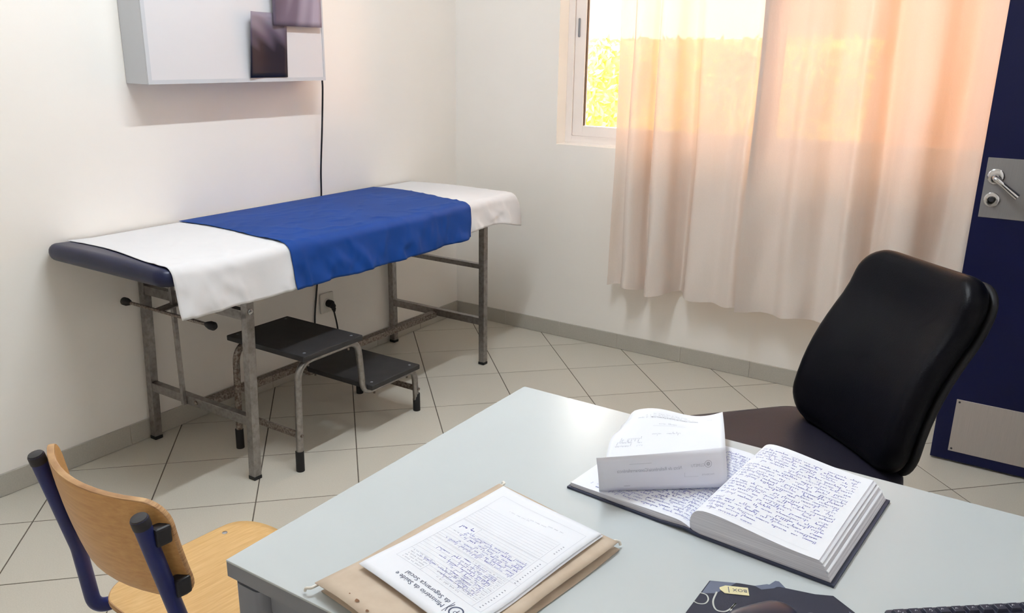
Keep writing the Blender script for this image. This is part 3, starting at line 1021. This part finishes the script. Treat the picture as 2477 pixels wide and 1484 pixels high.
# local frame: +y is where the sitter faces, x across
SZ = .440
def sd(p):
    x, y = p.x, p.y
    z = p.z + SZ - .012
    f = max(0, y - .09)
    z -= 1.9 * f * f * 1.0 + 2.0 * max(0, f - .06) ** 2
    b = max(0, -y - .10)
    z += .9 * b * b
    z -= .006 * max(0, 1 - (x / .15) ** 2) * max(0, 1 - (y / .17) ** 2)
    wv = 1 - .10 * max(0, -y - .05) / .13
    return Vector((x * wv, y - .003, z))
MB().slab(.372, .372, .012, .075, .003, nc=8, ne=2, rings=10, deform=sd).build('seat', ['ply_seat', 'ply_edge'], ch, smooth=True)['label'] = 'varnished beech plywood seat'
def bd(p):
    # slab x -> across, y -> up, z -> thickness (towards the sitter)
    x, v, t = p.x, p.y, p.z
    rad = .31
    a = x / rad
    yy = -.246 + (rad - t) * (1 - math.cos(a)) + t - .012
    xx = (rad - t) * math.sin(a)
    z = .672 + v
    yy += -(v) * .20 + 1.1 * v * v * .5
    return Vector((xx - .004, yy, z))
bk = MB().slab(.385, .190, .012, .045, .0025, nc=8, ne=2, rings=9, deform=bd).build('backrest', ['ply_face', 'ply_edge'], ch, smooth=True)
bk['label'] = 'curved beech plywood backrest'
for s in (-1, 1):
    x = .162 * s
    pth = fillet([(x, .10, .405), (x, -.13, .405), (x, -.192, .412), (x, -.205, .55), (x, -.250, .752)], [.03, .055, .14], 9)
    tb = MB().tube(pth, .0132, 16).build('back_upright', 'blue_steel', ch, smooth=True)
    e = pth[-1]
    dr = (pth[-1] - pth[-2]).normalized()
    MB().lathe(e - dr * .016, dr, [(.0139, 0), (.0139, .014), (.012, .018), (.004, .019)], 16).build('end_cap', 'dark_plastic', tb, smooth=True)
    for z in (.615, .715):
        t = (z - .55) / .202
        yb = -.205 - .045 * t
        MB().box(x - .011 + .006 * s, x + .011 + .006 * s, yb + .006, yb + .019 + .012 * (s > 0), z - .015, z + .015).build('clip_block', 'dark_plastic', tb, bevel=.004)
    # legs
    MB().tube(fillet([(x, .12, .405), (x, .155, .405), (x * 1.08, .19, .0)], [.03]), .0132, 14).build('leg', 'blue_steel', ch, smooth=True)
    MB().tube([(x, -.10, .405), (x * 1.08, -.20, .0)], .0132, 14).build('leg', 'blue_steel', ch, smooth=True)
    MB().bar((x * 1.04, .165, .20), (x * 1.04, -.14, .20), .012, .018).build('side_stretcher', 'blue_steel', ch, bevel=.002)
    for y in (-.128, .085):
        zz = SZ + .0005 + (.9 * max(0, -y - .1) ** 2)
        MB().lathe((x * (.94 if y < 0 else .97), y, zz - .002), (0, 0, 1), [(.0062, 0), (.0055, .002), (.002, .0028)], 14).build('screw', 'screw', ch, smooth=True)
for y in (-.09, .10):
    MB().tube([(-.162, y, .405), (.162, y, .405)], .011, 12).build('cross_tube', 'blue_steel', ch, smooth=True)
tag(ch, 'beech plywood chair on navy blue steel tubes next to the desk', 'chair')

# ================================================================== OFFICE CHAIR
A = math.radians(42)
oc_c = (2.205, -1.672)
oc = empty('office_chair', (oc_c[0], oc_c[1], 0), -A)      # local x: across (image right), local -y: where the sitter faces
def osd(p):
    x, y = p.x, p.y
    z = p.z + .405
    if p.z > .04:
        z += -.010 * max(0, 1 - (x / .2) ** 2) * max(0, 1 - (y / .2) ** 2)
    z -= .5 * max(0, -y - .13) ** 2 * 3
    return Vector((x + .012, y + .030, z))
MB().slab(.470, .505, .078, .10, .032, nc=8, ne=5, rings=9, deform=osd).build('seat', 'leather_seat', oc, smooth=True)
MB().slab(.40, .40, .022, .10, .006, nc=8, ne=2, rings=3, deform=lambda p: Vector((p.x, p.y, p.z + .384))).build('seat_pan', 'chair_shell', oc, smooth=True)
BW, BH, BTK = .425, .50, .075
BXO = .045
def obk(p, toff=0.0):
    # slab x across, y up along the rest, z thickness towards the sitter
    x, v, t = p.x, p.y, p.z + toff
    q = (v + BH / 2) / BH
    x *= 1.0 - .05 * q
    lean = math.radians(21)
    ly = .215 + (v + BH / 2) * math.sin(lean)
    lz = .474 + (v + BH / 2) * math.cos(lean)
    bulge = .030 * math.sin(PI * min(1, q * 1.35)) if q < .74 else .030 * math.sin(PI * min(1, .74 * 1.35)) 
    wrap = .10 * (abs(x) / (BW / 2)) ** 2 * .28
    ny, nz = -math.cos(lean), math.sin(lean)
    tt = t + bulge + wrap - .045
    return Vector((x + BXO, ly + ny * tt, lz + nz * tt))
MB().slab(BW, BH, BTK, .080, .034, nc=8, ne=5, rings=9, deform=obk).build('backrest', 'leather', oc, smooth=True)
MB().slab(BW - .004, BH - .004, .022, .078, .010, nc=8, ne=3, rings=6, deform=lambda p: obk(p, -.0185)).build('back_shell', 'chair_shell', oc, smooth=True)
MB().bar((BXO * .5, .30, .60), (BXO * .5, .235, .372), .06, .008, (0, -1, .2)).build('back_bar', 'chair_shell', oc, bevel=.002)
MB().bar((BXO * .5, .24, .372), (0, 0, .372), .06, .008).build('back_bar', 'chair_shell', oc, bevel=.002)
MB().box(-.08, .08, -.09, .09, .345, .384).build('tilt_mechanism', 'chair_shell', oc, bevel=.006)
MB().lathe((0, 0, .09), (0, 0, 1), [(.03, 0), (.03, .14), (.024, .142), (.024, .256)], 20).build('gas_column', 'dark_plastic', oc, smooth=True)
hub = MB().lathe((0, 0, .07), (0, 0, 1), [(.045, 0), (.05, .02), (.04, .05)], 20).build('star_base', 'chair_shell', oc, smooth=True)
for k in range(5):
    a = 2 * PI * k / 5 + .3
    c, s = math.cos(a), math.sin(a)
    MB().bar((.03 * c, .03 * s, .092), (.27 * c, .27 * s, .072), .036, .024).build('base_arm', 'chair_shell', hub, bevel=.006)
    cs = MB().lathe((.27 * c - .012 * s, .27 * s + .012 * c, .027), (-s, c, 0), [(.024, 0), (.027, .003), (.027, .013), (.024, .016)], 18)
    cs.lathe((.27 * c + .012 * s, .27 * s - .012 * c, .027), (s, -c, 0), [(.024, 0), (.027, .003), (.027, .013), (.024, .016)], 18)
    cs.tube([(.27 * c, .27 * s, .03), (.27 * c, .27 * s, .066)], .007, 8)
    cs.build('caster', 'black_rubber', hub, smooth=True)
tag(oc, 'black leather swivel office chair with reclined backrest behind the desk', 'office chair')

# ================================================================== OPEN BOOK
b0 = Vector((2.138, -2.551, DZT))
e1 = Vector((.422, -.031, 0)).normalized()
e2 = Vector((.031, .422, 0)).normalized() * 1.0
BL, BD = .425, .277
book = empty('register_book', b0)
def bp_(s, d, z):
    return e1 * s + e2 * d + Vector((0, 0, z))
cv = MB()
cvp = [(0, .0002), (.198, .0002), (.212, .0002), (.236, .0002), (BL, .0002)]
cv.grid(lambda u, v: bp_(u * .205, -.004 + v * (BD + .008), .0022 + .004 * sst(.8, 1, u)), 10, 4)
cv.grid(lambda u, v: bp_(.205 + u * .03, -.004 + v * (BD + .008), .0062 - .004 * sst(0, 1, u)), 6, 4)
cv.grid(lambda u, v: bp_(.235 + u * (BL - .235), -.004 + v * (BD + .008), .0022), 10, 4)
cov = cv.build('cover', 'book_cover', book, fix=True, solid=.0036)
LEFT = [(.004, .0105), (.05, .0112), (.10, .0125), (.15, .0145), (.19, .0150), (.205, .0125), (.2145, .0085)]
RIGHT = [(.2148, .0090), (.2135, .018), (.2150, .029), (.2205, .0375), (.230, .0420), (.245, .0432), (.27, .0418), (.30, .0385), (.335, .0345), (.37, .0318), (.401, .0312)]
def tabs(tab):
    return smooth_path([(a, b, 0) for a, b in tab], 6)
Lp, Rp = tabs(LEFT), tabs(RIGHT)
def at(path, u):
    k = u * (len(path) - 1)
    i = min(int(k), len(path) - 2)
    return path[i].lerp(path[i + 1], k - i)
def lpage(u, v, h=0.0):
    p = at(Lp, u)
    return bp_(p.x, v * BD, p.y + h)
def rpage(u, v, h=0.0):
    p = at(Rp, u)
    # the top leaves lie a little fanned towards the fore edge
    return bp_(p.x - .004 * v * u, v * BD, p.y + h + .0015 * math.sin(PI * v) * u)
n1, n2 = len(Lp) - 1, len(Rp) - 1
lb = MB().grid(lambda u, v: lpage(u, v), n1, 12)
lb.build('left_page', 'paper', book, smooth=True, fix=False)
lsd = MB()
for v in (0, 1):
    lsd.grid(lambda u, w: lpage(u, v) * w + (Vector((lpage(u, v).x, lpage(u, v).y, .0041))) * (1 - w), n1, 1)
lsd.grid(lambda u, w: lpage(0, u) * w + Vector((lpage(0, u).x, lpage(0, u).y, .0041)) * (1 - w), 6, 1)
lsd.build('left_leaf_edges', 'page_edge', book, fix=False)
MB().grid(lambda u, v: rpage(u, v), n2, 12).build('right_page', 'paper', book, smooth=True, fix=False)
rsd = MB()
NS = 16
def bot(u, v):
    # bottom of the leaf block under the page: block bulges at the fore edge
    s = .222 + (.4195 - .222) * u
    return bp_(s, v * BD, .0042)
def side(u, w, v):
    a, b = bot(u, v), rpage(u, v)
    q = a.lerp(b, w)
    if u > .999:
        q += e1 * (.002 * math.sin(PI * w)) + e1 * .0007 * math.sin(w * 37)
    return q
rsd.grid(lambda u, w: side(u, w, 0), n2, NS)
rsd.grid(lambda u, w: side(u, w, 1), n2, NS)
rsd.grid(lambda u, w: side(1, w, u), 10, NS)
rsd.build('leaf_block', 'page_edge', book, smooth=True, fix=False)
# loose leaf packets stepping down the fore edge
for k, (w0, ex) in enumerate(((.93, .0030), (.78, .0035), (.55, .0030))):
    MB().grid(lambda u, v: side(1, w0, u) + e1 * (ex * v) + Vector((0, 0, -.0016 * v)), 10, 2).build('leaf_packet', 'paper', book, fix=False, solid=.0012)
rg = random.Random(12)
hw = MB()
EPS = .00035
# the writing stands upside down for this viewer: the writer sat across the desk
fnr = lambda x, y: rpage(min(1, max(0, 1 - x)), min(1, max(0, 1 - y)), EPS)
fnl = lambda x, y: lpage(min(1, max(0, 1 - x)), min(1, max(0, 1 - y)), EPS)
nrow = 26
for k in range(nrow):
    y = .93 - k * .034
    a = .04 + rg.uniform(0, .02)
    b = .60 if k % 5 else .45 + rg.uniform(0, .15)
    if k in (5, 12, 19):
        b = .30
    if k < 2:
        a, b = .30, .55
    scribble(hw, a, min(b + .06, .68), y + rg.uniform(-.004, .004), .017 if k % 4 else .023, .0014, fnr, rg)
hwr = hw.build('handwriting', 'ink_blue', book, fix=False)
hwr['kind'] = 'stuff'
hw = MB()
for k in range(28):
    y = .95 - k * .0325
    a = rg.choice((.05, .08, .10))
    b = rg.choice((.62, .80, .86, .9))
    scribble(hw, a, b, y, .018, .0016, fnl, rg)
hwl = hw.build('handwriting', 'ink_blue', book, fix=False)
hwl['kind'] = 'stuff'
ml = MB()
for k in range(8):
    line(ml, (.10 + .0 * k, .99), (.10, .01), .0007, fnl, 12)
line(ml, (.705, .99), (.705, .01), .0009, fnr, 12)
line(ml, (.735, .99), (.735, .01), .0009, fnr, 12)
line(ml, (.06, .955), (.70, .955), .0010, fnr, 20)
ml.build('margin_rules', 'ink_line', book, fix=False)['kind'] = 'stuff'
tag(book, 'thick open register with dark cover and handwritten pages on the desk', 'book')

# ================================================================== FOLDED LETTER standing on the register
cl_, cr_ = Vector((2.195, -2.554, .7525)), Vector((2.362, -2.4405, .7610))
fl_, frr = Vector((2.114, -2.335, .783)), Vector((2.270, -2.205, .784))
tl_, tr_ = Vector((2.197, -2.574, .820)), Vector((2.348, -2.4205, .8185))
let = empty('folded_letter', (2.195, -2.554, .7525))
o3 = Vector(let.location)
def panel(u, v, h=0.0):
    # v: 0 at the crease, 1 at the far edge
    p = (cl_.lerp(cr_, u)).lerp(fl_.lerp(frr, u), v)
    p = p + Vector((0, 0, .012 * math.sin(PI * v) * (.6 + .4 * u)))
    p.z += .010 * sst(.5, 1, v) * math.cos(2 * PI * (u - .30)) - .016 * sst(.6, 1, v) * sst(.16, 0, u)
    p.x += .012 * sst(.5, 1, v) * sst(.2, 0, u)
    return p - o3 + Vector((0, 0, h))
def flap(u, v, h=0.0):
    p = (cl_.lerp(cr_, u)).lerp(tl_.lerp(tr_, u), v)
    nrm = Vector((.62, -.76, .1)).normalized()
    p = p + nrm * (.004 * math.sin(PI * v) + .003 * math.sin(PI * u) * v + h)
    return p - o3
MB().grid(lambda u, v: panel(u, v), 24, 20).build('long_panel', 'paper', let, smooth=True, fix=False, solid=.00025)
MB().grid(lambda u, v: flap(u, v), 20, 8).build('raised_flap', 'paper_back', let, smooth=True, fix=False, solid=.00025)
# print upside down on the long panel: x runs right to left, y from far edge downwards (metres)
PW, PH = .207, .235
fnp = lambda x, y: panel(1 - x / PW, y / PH * -1 + 1 if False else 1 - y / PH, .0006)
def fnpan(x, y):
    return panel(min(1, max(0, 1 - x / PW)), min(1, max(0, 1 - y / PH)), .0006)
pt = MB()
text2d(pt, 'Climetu - Clínica de Saúde e Turismo, Lda', .0052, .048, .033, fnpan)
pt.build('letter_print', 'ink_dark', let, fix=False)['kind'] = 'stuff'
pg = MB()
rg = random.Random(5)
typeset(pg, .105, .165, .0335, .0032, fnpan, rg)
typeset(pg, .055, .150, .027, .0032, fnpan, rg)
typeset(pg, .070, .135, .021, .0032, fnpan, rg)
typeset(pg, .022, .032, .027, .0030, fnpan, rg)
typeset(pg, .178, .186, .027, .0030, fnpan, rg)
line(pg, (.072, .063), (.132, .063), .0004, fnpan, 14)
scribble(pg, .088, .120, .056, .005, .0003, fnpan, rg)
scribble(pg, .080, .132, .088, .006, .0003, fnpan, rg)
scribble(pg, .150, .188, .100, .007, .0003, fnpan, rg)
scribble(pg, .148, .192, .110, .007, .0003, fnpan, rg)
scribble(pg, .146, .200, .120, .008, .0003, fnpan, rg)
pg.build('letter_writing', 'ink_grey', let, fix=False)['kind'] = 'stuff'
# print showing through the back of the flap: mirrored, upright
FH = .066
def fnfl(x, y):
    return flap(min(1, max(0, x / PW)), min(1, max(0, y / FH)), .0006)
ft = MB()
text2d(ft, 'Nota de Referência/Contrarreferência', .0088, .134, .0365, fnfl, shear=.25, mirror=True, fit=.104)
text2d(ft, 'CLIMETU', .0068, .1705, .0390, fnfl, mirror=True, fit=.022)
text2d(ft, 'PACIENTE', .0036, .186, .0235, fnfl, mirror=True, fit=.020)
cpts = [(.1765 + .0056 * math.cos(2 * PI * k / 24), .0425 + .0056 * math.sin(2 * PI * k / 24)) for k in range(25)]
ribbon(ft, cpts, .0009, fnfl)
cpts = [(.1765 + .0020 * math.cos(2 * PI * k / 12), .0425 + .0020 * math.sin(2 * PI * k / 12)) for k in range(13)]
ribbon(ft, cpts, .0026, fnfl)
line(ft, (.050, .010), (.040, .010), .0010, fnfl, 3)
line(ft, (.138, .0225), (.160, .0225), .0003, fnfl, 6)
line(ft, (.138, .0225), (.138, .030), .0004, fnfl, 3)
line(ft, (.050, .051), (.085, .051), .0005, fnfl, 4)
ft.build('show_through_print', 'ink_faint', let, fix=False)['kind'] = 'stuff'
tag(let, 'white letter with a folded-up flap propped on the open register', 'letter')

# ================================================================== FILE FOLDER with the form on top
fA, fB, fC = Vector((2.028, -2.923, 0)), Vector((2.065, -2.632, 0)), Vector((2.259, -2.670, 0))
fD = fA + fC - fB
fo = empty('file_folder', (2.02, -2.95, DZT))
fo0 = Vector(fo.location)
g2 = (fB - fA).normalized()
g1 = (fD - fA).normalized()
def fp(a, d, z):
    """a: from the long open side inwards, d: along the long side from the near end"""
    return fA + g1 * a + g2 * d + Vector((0, 0, z)) - fo0
def card(z, amp, seed, a0, a1, d0, d1, name):
    rg = random.Random(seed)
    ph = [rg.uniform(0, 6.28) for _ in range(4)]
    def fn(u, v):
        a = a0 + (a1 - a0) * u + .0012 * math.sin(9 * v + ph[0])
        d = d0 + (d1 - d0) * v + .0015 * math.sin(7 * u + ph[1])
        zz = z + amp * (math.sin(5 * u + ph[2]) * math.sin(4 * v + ph[3]) * .5 + .5)
        zz += .007 * sst(.25, 0, v) * (1 if z > .744 else 0) * math.sin(PI * (.15 + .85 * u))
        return fp(a, d, zz)
    return MB().grid(fn, 20, 20).build(name, 'manila', fo, smooth=True, fix=False, solid=.0009)
card(.7412, .0010, 1, -.014, .226, -.052, .302, 'bottom_cover')
MB().box(0, 0, 0, 0, 0, 0)
inner = MB()
for k in range(3):
    inner.grid(lambda u, v: fp(.0 + .21 * u + .002 * k, -.015 + .302 * v - .002 * k, .7430 + .0026 * k + .001 * math.sin(3 * u + k)), 8, 8)
inner.build('papers_inside', 'paper', fo, smooth=True, fix=False, solid=.0016)
card(.7512, .0018, 2, -.016, .222, -.060, .300, 'top_cover')
MB().grid(lambda u, v: fp(-.022 + .02 * u, .018 + .05 * v, .7428), 2, 2).build('paper_slip', 'paper', fo, fix=False, solid=.0004)
# white plastic hooks at the ends of the hanging rails
for a, d, s in ((-.018, -.060, -1), (-.012, .302, 1), (.214, .298, 1)):
    hk = fillet([fp(a + .002, d - s * .012, .7500), fp(a + .001, d + s * .006, .7505), fp(a - .006 if a < .1 else a + .006, d + s * .010, .7490), fp(a - .008 if a < .1 else a + .008, d + s * .010, .7440)], .003, 4)
    MB().tube(hk, .0020, 8).build('rail_hook', 'socket', fo, smooth=True)
for a, d, r in ((.058, -.047, .0032), (.083, -.050, .0024), (.040, -.045, .0012), (.002, .288, .003)):
    pts = [(r * (1 + .25 * math.sin(3 * t)) * math.cos(t), r * (1 + .2 * math.cos(2 * t)) * math.sin(t)) for t in [2 * PI * k / 12 for k in range(12)]]
    zz = .7605 if d < 0 else .7536
    MB().add([fp(a + x, d + y, zz) for x, y in pts], [tuple(range(12))]).build('stain', 'stain', fo, fix=False)
tag(fo, 'worn buff card hanging file folder with white hooks lying on the desk', 'folder')

form = empty('printed_form', (2.02, -2.95, .757))
fm0 = Vector(form.location)
FWd, FL = (fD - fA).length, (fB - fA).length
def fsurf(a, d, z):
    zz = z + .0022 * math.sin(9 * a / FWd * .5 + .4) * math.sin(5 * d / FL + .6) + .003 * sst(.06, 0, d) * 0 + .0045 * sst(.10, 0, d)
    return fA + g1 * a + g2 * d + Vector((0, 0, zz)) - fm0
MB().grid(lambda u, v: fsurf(u * FWd, v * FL, .7568), 20, 26).build('top_sheet', 'paper', form, smooth=True, fix=False, solid=.0003)
MB().grid(lambda u, v: fsurf(.003 + u * FWd, .001 + v * FL, .7552 - .0004 * u), 20, 26).build('under_sheet', 'paper', form, smooth=True, fix=False, solid=.0003)
# page coordinates: x to the reader's right (towards A), y up the page (header at the near end)
def fnf(x, y):
    return fsurf(FWd - x, FL - y, .75725)
k = FL / .297
hd = MB()
ytop = FL
text2d(hd, 'Ministério da Saúde e', .0108, .052, ytop - .026, fnf)
text2d(hd, 'da Segurança Social', .0108, .052, ytop - .037, fnf)
line(hd, (.0475, ytop - .039), (.0475, ytop - .015), .0007, fnf, 4)
cpts = [(.033 + .0092 * math.cos(2 * PI * q / 28), ytop - .027 + .0092 * math.sin(2 * PI * q / 28)) for q in range(29)]
ribbon(hd, cpts, .0020, fnf)
ribbon(hd, [(.0315, ytop - .022), (.0315, ytop - .032)], .0010, fnf)
ribbon(hd, [(.0315, ytop - .022), (.0352, ytop - .024), (.0350, ytop - .027), (.0315, ytop - .0275)], .0009, fnf)
for s in (-1, 1):
    ribbon(hd, [(.033 + s * .011, ytop - .036), (.033 + s * .014, ytop - .026), (.033 + s * .011, ytop - .018)], .0012, fnf)
hd.build('letterhead', 'ink_dark', form, fix=False)['kind'] = 'stuff'
rl_ = MB()
X0, X1 = .012, FWd - .020
Y0, Y1 = .022, ytop - .050
for a, b in (((X0, Y0), (X1, Y0)), ((X0, Y1), (X1, Y1)), ((X0, Y0), (X0, Y1)), ((X1, Y0), (X1, Y1)), ((X0 + .016, Y0 + .04), (X0 + .016, Y1)),
             ((X0, .110), (X1, .110)), ((X0, .166), (X1, .166)), ((X0, .172), (X1, .172)), ((X1 - .05, Y1), (X1 - .05, Y1 - .028)), ((X1 - .05, Y1 - .028), (X1, Y1 - .028)),
             ((X1 - .04, .138), (X1 - .04, .112)), ((X1 - .04, .112), (X1, .112))):
    line(rl_, a, b, .00045, fnf, 14)
for q in range(17):
    line(rl_, (X0 + .018, .062 + q * .0062), (X1 - (.042 if .108 < .062 + q * .0062 < .14 else 0), .062 + q * .0062), .00035, fnf, 14)
for q in range(10):
    line(rl_, (X0 + .018, .174 + q * .0066), (X1 - (.05 if q > 5 else 0), .174 + q * .0066), .00035, fnf, 14)
rl_.build('form_rules', 'ink_line', form, fix=False)['kind'] = 'stuff'
tx = MB()
rg = random.Random(8)
typeset(tx, .060, .105, ytop - .058, .0034, fnf, rg)
typeset(tx, .048, .112, ytop - .067, .0036, fnf, rg)
typeset(tx, .066, .128, ytop - .076, .0034, fnf, rg)
for q in range(9):
    typeset(tx, X0 + .02, X0 + .02 + rg.uniform(.03, .07), .176 + q * .0066, .0026, fnf, rg)
for q in range(5):
    typeset(tx, X1 - .046, X1 - .006, Y1 - .006 - q * .0052, .0030, fnf, rg)
for q in range(3):
    typeset(tx, X0 + .03 + q * .03, X0 + .06 + q * .035, .038 + q * .004, .0026, fnf, rg)
typeset(tx, X1 - .03, X1 - .01, .142, .003, fnf, rg)
for yy, n in ((.076, 5), (.14, 11), (.21, 10)):
    for q in range(n):
        line(tx, (X0 + .006, yy - n * .002 + q * .0052), (X0 + .0085, yy - n * .002 + q * .0052), .0016, fnf, 1)
tx.build('form_print', 'ink_grey', form, fix=False)['kind'] = 'stuff'
hwf = MB()
for q in range(6):
    scribble(hwf, X0 + .02, X0 + rg.uniform(.09, .155), .132 + q * .0062, .0046, .00030, fnf, rg)
for q in range(8):
    scribble(hwf, X0 + .03, X0 + rg.uniform(.08, .15), .180 + q * .0066, .0044, .00028, fnf, rg)
scribble(hwf, X1 - .036, X1 - .012, .124, .006, .0005, fnf, rg)
hwf.build('handwriting', 'ink_blue', form, fix=False)['kind'] = 'stuff'
tag(form, 'printed white form with a ministry letterhead lying on the buff folder', 'form')

# ================================================================== MOUSE PAD, MOUSE, KEYBOARD
pad = empty('mouse_pad', (2.50, -2.74, DZT))
def pr(x, y):
    return (x - 2.50, y + 2.74)
outl = [(2.420, -2.667), (2.4195, -2.705), (2.419, -2.747), (2.428, -2.80), (2.452, -2.845), (2.52, -2.86), (2.60, -2.835), (2.635, -2.77), (2.632, -2.69), (2.597, -2.627), (2.566, -2.607), (2.545, -2.617), (2.502, -2.6275), (2.486, -2.640), (2.455, -2.650)]
MB().prism([pr(*p) for p in outl], .0003, .0033).build('pad_sheet', 'pad', pad, bevel=.0006, seg=1)
def fpad(x, y, h=.0036):
    a = pr(x, y)
    return (a[0], a[1], h)
for q in (((2.4215, -2.668), (2.452, -2.6525), (2.446, -2.667), (2.437, -2.690), (2.4215, -2.700)),
          ((2.474, -2.645), (2.4865, -2.632), (2.500, -2.6290), (2.497, -2.636), (2.484, -2.648)),
          ((2.590, -2.630), (2.596, -2.632), (2.628, -2.690), (2.616, -2.676))):
    MB().add([fpad(*p, .0036) for p in q], [tuple(range(len(q)))]).build('worn_patch', 'pad_worn', pad, fix=False)
MB().add([fpad(*p, .0002) for p in ((2.484, -2.640), (2.4925, -2.6135), (2.497, -2.612), (2.512, -2.6245), (2.512, -2.640))] , [(0, 1, 2, 3, 4)]).build('torn_film', 'pad_worn', pad, fix=False, solid=.0003)
# sticker, pointed at one end, lettered BOX
sv = Vector((.047, .021, 0)).normalized()
sw_ = Vector((-sv.y, sv.x, 0))
sc0 = Vector((2.4545, -2.671, 0))
def fst(a, b, h=.0042):
    p = sc0 + sv * a + sw_ * b
    return fpad(p.x, p.y, h)
MB().add([fst(*p, .0041) for p in ((-.018, -.001), (-.012, -.0085), (.019, -.0085), (.019, .0085), (-.010, .0085), (-.018, .003))], [(0, 1, 2, 3, 4, 5)]).build('sticker', 'sticker', pad, fix=False, solid=.0004)
stx = MB()
text2d(stx, 'BOX', .0095, .0175, .0035, lambda x, y: fst(x, y, .0045), mirror=False) if False else None
text2d(stx, 'BOX', .0090, -.0172, -.0035, lambda x, y: fst(-x, -y, .0045))
line(stx, (-.0065, -.0065), (-.0065, .006), .0010, lambda x, y: fst(x, y, .0045), 2)
stx.build('sticker_lettering', 'ink_dark', pad, fix=False)
def stroke(pts, w=.0030):
    lt = MB()
    ribbon(lt, [(p.x, p.y) for p in smooth_path([(a, b, 0) for a, b in pts], 6)], w, lambda x, y: fpad(x, y, .0037))
    lt.build('pad_letter', 'pad_print', pad, fix=False)
stroke([(2.437, -2.686), (2.440, -2.708), (2.449, -2.722), (2.460, -2.719), (2.465, -2.704), (2.4655, -2.695)], .0022)
stroke([(2.4655, -2.695), (2.4645, -2.708), (2.468, -2.724), (2.472, -2.730)], .0022)
stroke([(2.4195, -2.700), (2.428, -2.700), (2.4335, -2.708), (2.433, -2.718), (2.426, -2.723), (2.4195, -2.722)], .0018)
stroke([(2.529, -2.668), (2.533, -2.690)], .0022)
stroke([(2.545, -2.690), (2.546, -2.668), (2.556, -2.660), (2.566, -2.668), (2.568, -2.690)], .0020)
stroke([(2.583, -2.690), (2.579, -2.668), (2.590, -2.656), (2.602, -2.662), (2.604, -2.690)], .0020)
tag(pad, 'dark worn mouse pad with thin pale lettering and a cream sticker', 'mouse pad')

ms = empty('computer_mouse', (2.512, -2.742, DZT + .0034), math.radians(-35))
def mdm(p):
    x, y, z = p
    k = max(0, 1 - (x / .034) ** 2) * max(0, 1 - (y / .058) ** 2)
    return Vector((x, y, z + (.013 * k ** .6 if z > .012 else 0)))
MB().slab(.060, .104, .022, .029, .010, nc=8, ne=5, rings=8, deform=mdm).build('shell', 'mouse', ms, smooth=True)
MB().tube([(0, .030, .030), (0, .030 + .001, .030)], .001, 8)
MB().lathe((-.004, -.030, .0205), (1, 0, 0), [(.008, 0), (.009, .001), (.009, .007), (.008, .008)], 16).build('scroll_wheel', 'black_rubber', ms, smooth=True)
tag(ms, 'dark glossy computer mouse resting on the lettered pad', 'mouse')

kd = Vector((.144, .117, 0)).normalized()
kang = math.atan2(kd.y, kd.x)
kb = empty('keyboard', (2.627, -2.620, DZT), kang)
KL, KD = .40, .135
def kbd(p):
    return Vector((p.x + KL / 2, p.y - KD / 2, p.z + .0015 + .0012 * (1 + p.y / KD)))
MB().slab(KL, KD, .013, .006, .003, nc=4, ne=2, rings=2, deform=kbd).build('case', 'keys', kb, smooth=True)
rows = [(.004, .016, [.019, .018, .018, .018, .018, .018, .018, .018, .018, .018, .018, .018, .018, .018, .018, .018, .018, .018, .018, .018]),
        (.024, .017, [.024] + [.018] * 18), (.0435, .017, [.028] + [.018] * 17), (.063, .017, [.032] + [.018] * 17), (.0825, .017, [.026] + [.018] * 18),
        (.102, .017, [.024, .02, .02, .10, .02, .02, .02, .024, .018, .018, .018, .018])]
key_cache = {}
rg = random.Random(2)
for yo, kh, ws in rows:
    x = .006
    for w in ws:
        if x + w > KL - .005:
            break
        key = (round(w, 4), kh)
        if key not in key_cache:
            hw_, hh_ = (w - .0014) / 2, (kh - .0014) / 2
            t = .0022
            mb = MB().add([(-hw_, -hh_, 0), (hw_, -hh_, 0), (hw_, hh_, 0), (-hw_, hh_, 0), (-hw_ + t, -hh_ + t, .006), (hw_ - t, -hh_ + t, .006), (hw_ - t, hh_ - t, .006), (-hw_ + t, hh_ - t, .006)],
                          [(4, 5, 6, 7), (0, 1, 5, 4), (1, 2, 6, 5), (2, 3, 7, 6), (3, 0, 4, 7)])
            o = mb.build('key', 'keys', kb, bevel=.0005, seg=1)
            key_cache[key] = o.data
        else:
            o = bpy.data.objects.new('key', key_cache[key])
            COL.objects.link(o)
            o.parent = kb
        yc = -(yo + kh / 2)
        o.location = (x + w / 2, yc, .0150)
        # legend
        lg = MB()
        f = lambda a, b: (a, b, .00622)
        sx = rg.choice((-1, 1)) * .0015
        ribbon(lg, [(-.002 + sx, -.001), (-.0005 + sx, .0015), (.0012 + sx, -.0005)], .0008, f)
        if rg.random() < .4:
            ribbon(lg, [(.001, -.003), (.0028, -.0018)], .0008, f)
        lo_ = lg.build('key_legend', 'key_print', o, fix=False)
        x += w + .0008
tag(kb, 'black keyboard with white key legends at the edge of the desk', 'keyboard')
